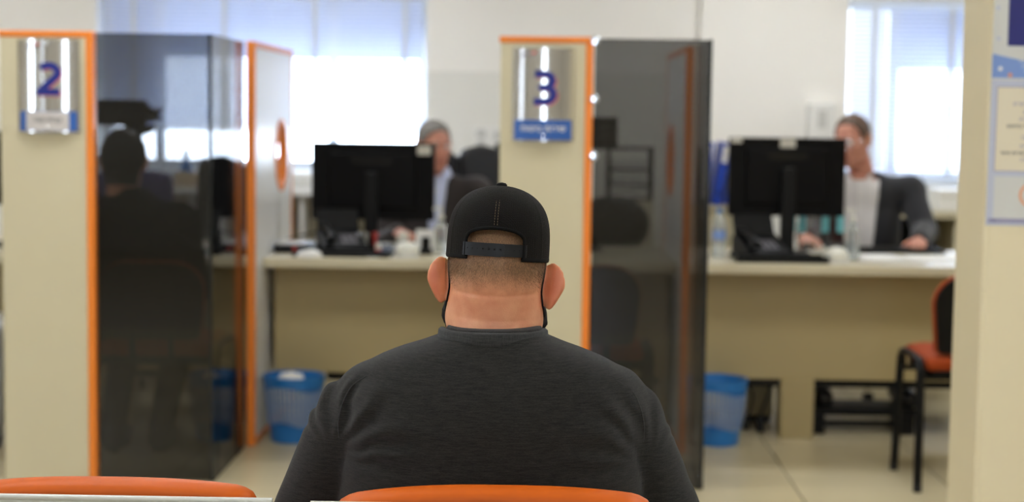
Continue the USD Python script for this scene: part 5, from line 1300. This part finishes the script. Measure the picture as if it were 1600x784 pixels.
M["scalp"] = scalp_skin()

def man():
    p = Person("heavy-set man in a black cap and charcoal top, seen from behind on the waiting bench", (MX, MY, 0), 0, jm, "scalp")
    p.body(hh=0.0028, fine=0.004)
    zs = np.array([0.38, 0.46, 0.55, 0.65, 0.75, 0.85, 0.90, 0.94, 0.97, 0.99, 1.008, 1.022, 1.035, 1.047, 1.058, 1.07], F32)
    A = np.array([0.22, 0.26, 0.28, 0.28, 0.267, 0.257, 0.258, 0.254, 0.242, 0.224, 0.194, 0.160, 0.122, 0.0935, 0.0825, 0.078], F32)
    Bd = np.array([0.17, 0.20, 0.215, 0.215, 0.205, 0.19, 0.178, 0.163, 0.15, 0.139, 0.128, 0.117, 0.105, 0.0935, 0.084, 0.080], F32)
    C = np.array([0.03, 0.03, 0.02, 0.015, 0.005, -0.003, -0.008, -0.012, -0.015, -0.018, -0.02, -0.023, -0.026, -0.028, -0.03, -0.03], F32)
    def torso(P, g=0.0):
        z = np.clip(P[:, 2], zs[0], zs[-1]); a, b, c = np.interp(z, zs, A) + g, np.interp(z, zs, Bd) + g, np.interp(z, zs, C)
        qx, qy = np.abs(P[:, 0]) / a, np.abs(P[:, 1] - c) / b; n = 2.35
        rr = (qx ** n + qy ** n) ** (1 / n)
        steep = 1 / np.sqrt(1 + (np.clip(z - 0.94, 0, 0.1) * 30) ** 2)
        d = (rr - 1) * np.minimum(a, b) * 0.9 * steep
        return np.maximum(np.maximum(d, P[:, 2] - 1.066 - g), 0.40 - P[:, 2])
    def folds(P):
        """Creases drawn up from the armpits to the shoulders, sags across the back."""
        f = 0
        for s, k in ((-1, 1.0), (1, 0.55)):
            q = P - np.array((s * 0.262, -0.05, 0.845), F32)
            r = np.hypot(q[:, 0], q[:, 2]); a = np.arctan2(q[:, 2], -s * q[:, 0])
            wob = meshkit.noise(P * 22, 3) - 0.5
            f = f + k * 0.0036 * np.sin(a * 15 + 3.0 * wob + r * 22) * np.exp(-((r - 0.1) / 0.05) ** 2) * np.clip((a + 0.3) / 0.5, 0, 1) * np.clip((2.9 - a) / 0.5, 0, 1)
            u = q[:, 0] * 0.55 + s * q[:, 2] * 0.83
        f = f + 0.0022 * (meshkit.noise(P * np.array((7, 7, 13), F32) + 4, 9) - 0.5) * 2 + 0.001 * np.sin(P[:, 2] * 95 + 5 * meshkit.noise(P * 6, 2)) * np.clip((0.9 - P[:, 2]) / 0.1, 0, 1) * (meshkit.noise(P * 5, 5))
        return f
    def shirt(P):
        t = torso(P)
        d = smin(p.arms(P, 0.0, (0.088, 0.070, 0.046), upto=0.96), t, 0.008 + 0.02 * np.clip((P[:, 2] - 0.86) / 0.08, 0, 1))
        near = np.abs(d) < 0.03
        o = d.copy(); o[near] += folds(P[near]); return o
    p.t.part("top", nets(shirt, (-0.46, -0.26, 0.38), (0.45, 0.42, 1.09), 0.0045), "tee", smooth=True, label="long-sleeved charcoal heather top")
    # ribbed neckband, seams over the shoulders
    n = 72; a = np.linspace(0, 2 * np.pi, n, endpoint=False); v = []
    prof = [(0.005, -0.0215), (0.0082, -0.018), (0.0082, -0.001), (0.004, 0.003), (-0.003, 0.002), (-0.003, -0.0215)]
    for t in a:
        c, s = math.cos(t), math.sin(t)
        for o, h in prof:
            v.append(((0.0835 + o - 0.12 * h) * c, -0.03 + (0.0865 + o - 0.12 * h) * s, 1.0605 + h - 0.03 * max(0, s) - 0.002 * (1 - s * s)))
    f = []; k = len(prof)
    for i in range(n):
        j = (i + 1) % n
        for q in range(k):
            w = (q + 1) % k; f += [(i * k + q, j * k + q, j * k + w), (i * k + q, j * k + w, i * k + w)]
    nb = trimesh.Trimesh(np.array(v), f, process=False)
    if nb.volume < 0: nb.invert()
    band = p.t.part("neckband", nb, "rib", smooth=50)
    st = []
    for t in np.linspace(0, 2 * np.pi, 150, endpoint=False):
        if math.sin(t) < 0.3:
            q = lambda u, h: np.array(((0.0835 + 0.0088 - 0.12 * h) * math.cos(u), -0.03 + (0.0865 + 0.0088 - 0.12 * h) * math.sin(u), 1.0605 + h - 0.03 * max(0, math.sin(u)) - 0.002 * (1 - math.sin(u) ** 2)))
            st.append(cyl(q(t, -0.0155), q(t + 0.026, -0.0155), 0.0005, n=5))
    sub(band, "stitching", cat_(st), "rib", kind="stuff", smooth=False)
    def surf(x, z, side=-1):
        ys = np.linspace(-0.3, 0.05, 500); q = np.stack([np.full(500, x), ys, np.full(500, z)], 1).astype(F32); d = shirt(q); i = np.argmax(d < 0); return ys[i]
    for s in (-1, 1):
        pts = []
        for x, z in ((0.205, 0.985), (0.232, 0.965), (0.247, 0.935), (0.253, 0.905), (0.252, 0.88)):
            pts.append((s * x, surf(s * x, z) + 0.0003, z))
        p.t.part("shoulder_seam", tube(curve(pts, 6), 0.0011, 6), "rib")
    lo, hi = p.bounds(("pelvis", "knee", "ankle"), 0.2)
    p.t.part("trousers", nets(lambda P: np.maximum(smin(p.legs(P, 0.03), ell(P, (0, 0.03, 0.56), (0.24, 0.19, 0.12)), 0.04), P[:, 2] - 0.6), lo, hi, 0.011), "trousers", smooth=True)
    p.shoes()
    # cap: crown with the arched opening, strap, button, peak, stitching; in head space
    hs = 1.05
    RX, RYb, RYf, Z0, HT = 0.0800, 0.0985, 0.103, 0.037, 0.1130
    def crown_pt(th, t, g=0.0):
        r = (1 - min(t, 1.0) ** 3.7) ** 0.5
        ry = RYf if math.sin(th) > 0 else RYb
        pan = 1 - 0.014 * math.exp(-((math.degrees(th) + 90) % 60 - 30.0) ** 2 / 900) * 0
        seam = 0.0007 * max(math.exp(-(((math.degrees(th) - 90 - 60 * k + 180) % 360 - 180) / 1.6) ** 2) for k in range(6)) * min(1, 8 * r)
        z = Z0 + HT * t - 0.006 * max(0, math.sin(th)) * (1 - t)
        return np.array(((RX + g + seam) * r * math.cos(th), -0.012 + (ry + g + seam) * r * math.sin(th), z + g * t))
    nu, nv = 180, 64
    T = np.sin(np.linspace(0, np.pi / 2, nv)) ** 0.9
    v = [crown_pt(2 * np.pi * i / nu, t, gg) for gg in (0.0026, 0.0004) for t in T[:-1] for i in range(nu)] + [crown_pt(0, 1.0, 0.0026), crown_pt(0, 1.0, 0.0004)]
    N = nu * (nv - 1); f = []
    for L in (0, 1):
        for a_ in range(nv - 2):
            for i in range(nu):
                j = (i + 1) % nu; b0, b1 = L * N + a_ * nu, L * N + (a_ + 1) * nu
                q = [(b0 + i, b0 + j, b1 + j), (b0 + i, b1 + j, b1 + i)]; f += q if L == 0 else [x[::-1] for x in q]
        for i in range(nu):
            j = (i + 1) % nu; b0 = L * N + (nv - 2) * nu; x = (b0 + i, b0 + j, 2 * N + L); f.append(x if L == 0 else x[::-1])
    for i in range(nu):
        j = (i + 1) % nu; f += [(j, i, N + i), (j, N + i, N + j)]
    crown = trimesh.Trimesh(np.array(v), f, process=False)
    if crown.volume < 0: crown.invert()
    hw, zb, zs_, zt = 0.0435, Z0 - 0.02, Z0 + 0.033, Z0 + 0.0445
    arch = [(-hw, zb), (hw, zb), (hw, zs_ - 0.004)] + [(hw * math.cos(u) * 0.97, zs_ - 0.004 + (zt - zs_ + 0.004) * math.sin(u) ** 0.8) for u in np.linspace(0.15, np.pi - 0.15, 15)] + [(-hw, zs_ - 0.004)]
    cut = prism(Polygon(arch), 0.12, "xz", -0.16)
    crown = tm(mf(crown) - mf(cut))
    cr = p.t.part("cap_crown", p.from_head(crown), "cap", smooth=35, label="black mesh crown of the cap")
    def on(x, z, g=0.0034):           # the point of the cap's back at x, z
        t = (z - Z0) / HT; r = (1 - max(t, 0) ** 3.7) ** 0.5; w = max(1e-6, 1 - (x / ((RX + g) * r)) ** 2)
        return np.array((x, -0.012 - (RYb + g) * r * math.sqrt(w), z + (g - 0.003) * max(t, 0)))
    ed = [on(x, z) for x, z in [(hw + 0.002, Z0 + 0.002), (hw + 0.002, Z0 + 0.02), (hw + 0.002, zs_ - 0.004)] + [((hw + 0.002) * math.cos(u) * 0.98, zs_ - 0.003 + (zt - zs_ + 0.006) * math.sin(u) ** 0.8) for u in np.linspace(0.15, np.pi - 0.15, 15)] + [(-hw - 0.002, zs_ - 0.004), (-hw - 0.002, Z0 + 0.02), (-hw - 0.002, Z0 + 0.002)]]
    sub(cr, "opening_binding", p.from_head(tube(ed, 0.0026, 8)), "cap_front")
    rim = [crown_pt(u, 0.012, 0.0014) for u in np.linspace(-np.pi / 2 + 0.55, 1.5 * np.pi - 0.55, 90)]
    sub(cr, "rim_binding", p.from_head(tube(rim, 0.0016, 8, 0.0042)), "cap_front")
    sub(cr, "button", p.from_head(lathe([(0.0001, 0), (0.0085, 0), (0.0085, 0.002), (0.006, 0.0045), (0.0001, 0.0055)], 20, (0, -0.012, Z0 + HT + 0.0022))), "cap_front")
    stt = []
    for s in (-0.0022, 0.0026):
        z = zt + 0.007
        while z < Z0 + HT * 0.985:
            a_, b_ = on(s, z, 0.0040), on(s, min(z + 0.0026, Z0 + HT * 0.99), 0.0040); stt.append(cyl(a_, b_, 0.00042, n=5)); z += 0.0042
    sub(cr, "stitching", p.from_head(cat_(stt)), "stitch", kind="stuff", smooth=False)
    fr = []
    for i in range(-9, 10):
        th = np.pi / 2 + i * 0.09
        fr.append([crown_pt(th, t, 0.0036) for t in np.linspace(0.02, 0.9, 20)])
    g_ = np.array(fr); F = []
    for i in range(len(fr) - 1):
        for q in range(19): F += [(i * 20 + q, i * 20 + q + 1, (i + 1) * 20 + q + 1), (i * 20 + q, (i + 1) * 20 + q + 1, (i + 1) * 20 + q)]
    sub(cr, "front_panel", p.from_head(trimesh.Trimesh(g_.reshape(-1, 3), F, process=False)), "cap_front", smooth=True)
    def strap(x0, x1, z0, z1, g, rnd=False):
        xs = np.linspace(x0, x1, 24); vs = []; nn = len(xs)
        for gg in (g, g - 0.0016):
            for zz in (z0, z1):
                for i, x in enumerate(xs):
                    e = 0.0035 * (1 if (rnd and i > nn - 3) else 0) * (i - nn + 3) / 2
                    q = on(x, Z0 + 0.002, gg); vs.append((q[0], q[1], zz + (e if zz == z0 else -e)))
        F = []
        for i in range(nn - 1):
            j = i + 1; A_, B_, C_, D_ = 0, nn, 2 * nn, 3 * nn
            F += [(A_ + i, A_ + j, B_ + j), (A_ + i, B_ + j, B_ + i), (C_ + i, D_ + j, C_ + j), (C_ + i, D_ + i, D_ + j), (A_ + i, C_ + j, A_ + j), (A_ + i, C_ + i, C_ + j), (B_ + i, B_ + j, D_ + j), (B_ + i, D_ + j, D_ + i)]
        for i in (0, nn - 1): F += [(i, nn + i, 3 * nn + i), (i, 3 * nn + i, 2 * nn + i)]
        m = trimesh.Trimesh(np.array(vs), F, process=False); m.fix_normals(); return m
    zl, zh = Z0 + 0.004, Z0 + 0.0235
    sp = p.t.part("cap_strap", p.from_head(strap(-0.05, 0.05, zl, zh, 0.0036)), "strap", smooth=30, label="black plastic snap strap")
    sub(sp, "strap_end", p.from_head(strap(-0.05, 0.016, zl - 0.0008, zh + 0.0002, 0.0056, True)), "strap", smooth=30)
    for i, x in enumerate((-0.042, -0.034, -0.026, -0.0175, -0.008, 0.001, 0.010, 0.0225, 0.031, 0.039)):
        big = 3 <= i <= 6; q = on(x, Z0 + 0.002, 0.0058 if i < 7 else 0.0038); q[2] = zl + 0.0105
        r = 0.0019 if big else 0.0011
        sub(sp, "snap_stud", p.from_head(mv(rot(lathe([(0.0001, -0.0004), (r, -0.0004), (r * 0.8, 0.0006 if big else 0.0001), (0.0001, 0.0008 if big else 0.0001)], 12), 90, (1, 0, 0)), q)), "black", smooth=30)
    pk = []
    for gg in (0.0, -0.003):
        for q in np.linspace(0, 1, 10):
            for u in np.linspace(-1, 1, 25):
                th = np.pi / 2 - u * 0.95; b = crown_pt(th, 0.02, 0.003); e = 0.072 * q * math.cos(u * 0.95 * 0.9) ** 0.6
                pk.append((b[0] * (1 - 0.05 * q), b[1] + e, b[2] - 0.012 * q - 0.016 * u * u * (0.4 + q) + gg))
    F = []
    for L in (0, 250):
        for i in range(9):
            for q in range(24):
                a_ = L + i * 25 + q; x = [(a_, a_ + 1, a_ + 26), (a_, a_ + 26, a_ + 25)]; F += x if L else [y[::-1] for y in x]
    bd = [i for i in range(25)] + [i * 25 + 24 for i in range(1, 10)] + [225 + i for i in range(23, -1, -1)] + [i * 25 for i in range(8, 0, -1)]
    for a_, b_ in zip(bd, bd[1:] + bd[:1]): F += [(a_, b_, 250 + b_), (a_, 250 + b_, 250 + a_)]
    m = trimesh.Trimesh(np.array(pk), F, process=False); m.fix_normals()
    p.t.part("cap_peak", p.from_head(m), "cap_front", smooth=40)
    # beard along the jaw, face mask and its ear loops
    def beard(Q):
        d = head_sdf(Q, 0.01, 0.006, 0.04, (0, -0.03, -0.19), 0.02)
        n_ = 0.004 * (meshkit.fbm(Q * 90.0, 2, 8) - 0.5)
        reg = np.minimum(np.minimum(Q[:, 1] - 0.004 - 0.2 * np.clip(-0.05 - Q[:, 2], -1, 1), -0.022 - Q[:, 2]), Q[:, 2] + 0.118)
        return np.maximum(d - 0.006 + n_, -reg)
    p.t.part("beard", p.from_head(nets(beard, (-0.11, -0.02, -0.15), (0.11, 0.13, 0.0), 0.0035)), "hair_black", smooth=True)
    def mask(Q):
        d = head_sdf(Q, 0.01, 0.003, 0.066, (0, -0.03, -0.19), 0.035)
        return np.maximum(np.abs(d - 0.014) - 0.0012, -np.minimum(np.minimum(Q[:, 1] - 0.045, 0.0 - Q[:, 2]), Q[:, 2] + 0.13))
    mk = p.t.part("face_mask", p.from_head(nets(mask, (-0.11, 0.02, -0.16), (0.11, 0.15, 0.02), 0.0035)), "black_soft", smooth=True)
    hd = lambda q: head_sdf(np.asarray([q], F32), 0.01, 0.003, 0.066, (0, -0.03, -0.19), 0.035)[0]
    for s in (-1, 1):
        loop = []
        for y, z in ((0.03, 0.03), (0.004, 0.037), (-0.014, 0.028), (-0.017, 0.008), (-0.015, -0.014), (-0.008, -0.036), (0.008, -0.056), (0.03, -0.068), (0.05, -0.078)):
            x = 0.13
            while x > 0.03 and hd((s * x, y, z)) > 0.0016: x -= 0.0006
            if z < 0.02 and -0.045 < z and y < 0.004: x = min(x, 0.0795)
            loop.append((s * x, y, z))
        sub(mk, "ear_loop", p.from_head(tube(curve(loop, 6), 0.0014, 6)), "black_soft")
    # close-cropped hair: short strands rooted on the scalp
    r = np.random.default_rng(11)
    need, roots = 9000, []
    while len(roots) < need:
        u = r.uniform(-1, 1, (20000, 3)) * (0.09, 0.11, 0.055) + (0, -0.012, 0.03)
        Q = u.astype(F32); d0 = head_sdf(Q, 0.01, 0.003, 0.066, (0, -0.03, -0.19), 0.035)
        keep = (np.abs(d0) < 0.02) & (Q[:, 1] < 0.012)
        Q, d0 = Q[keep], d0[keep]; e = 1e-3
        G = np.stack([head_sdf(Q + np.eye(3, dtype=F32)[k] * e, 0.01, 0.003, 0.066, (0, -0.03, -0.19), 0.035) - d0 for k in range(3)], 1) / e
        G /= np.linalg.norm(G, axis=1, keepdims=True) + 1e-9
        S = Q - d0[:, None] * G
        w = r.random(len(S))
        fade = np.clip((S[:, 2] + 0.012 + 0.01 * (r.random(len(S)) - 0.5)) / 0.034, 0, 1)
        inside = (S[:, 2] < Z0 + 0.004) | ((np.abs(S[:, 0]) < hw - 0.004) & (S[:, 2] < zt - 0.003))
        ok = (w < fade) & inside & (S[:, 2] > -0.03)
        roots += list(zip(S[ok], G[ok], fade[ok]))
    pts, wd = [], []
    for q, nrm, fd in roots[:need]:
        L = (0.0028 + 0.0022 * fd) * r.uniform(0.7, 1.2); dirn = nrm * 0.45 + np.array((0, 0, -0.9)) + r.normal(0, 0.22, 3); dirn /= np.linalg.norm(dirn)
        b0 = q - nrm * 0.0004; pts += [p.hp(b0), p.hp(b0 + (nrm * 0.6 + dirn * 0.4) * L * 0.5), p.hp(b0 + nrm * L * 0.3 + dirn * L * 0.8)]; wd += [0.00016, 0.00013, 0.00005]
    path = p.t.path + "/cropped_hair"
    c = UsdGeom.BasisCurves.Define(stage, path); c.CreateTypeAttr("linear"); c.CreatePointsAttr(Vt.Vec3fArray.FromNumpy(np.array(pts, np.float32))); c.CreateCurveVertexCountsAttr(Vt.IntArray([3] * need))
    c.CreateWidthsAttr(Vt.FloatArray.FromNumpy(np.array(wd, np.float32))); c.SetWidthsInterpolation("vertex")
    UsdShade.MaterialBindingAPI.Apply(c.GetPrim()).Bind(M["buzz"]); setdata(c.GetPrim(), kind="stuff", label="close-cropped brown hair")
man()
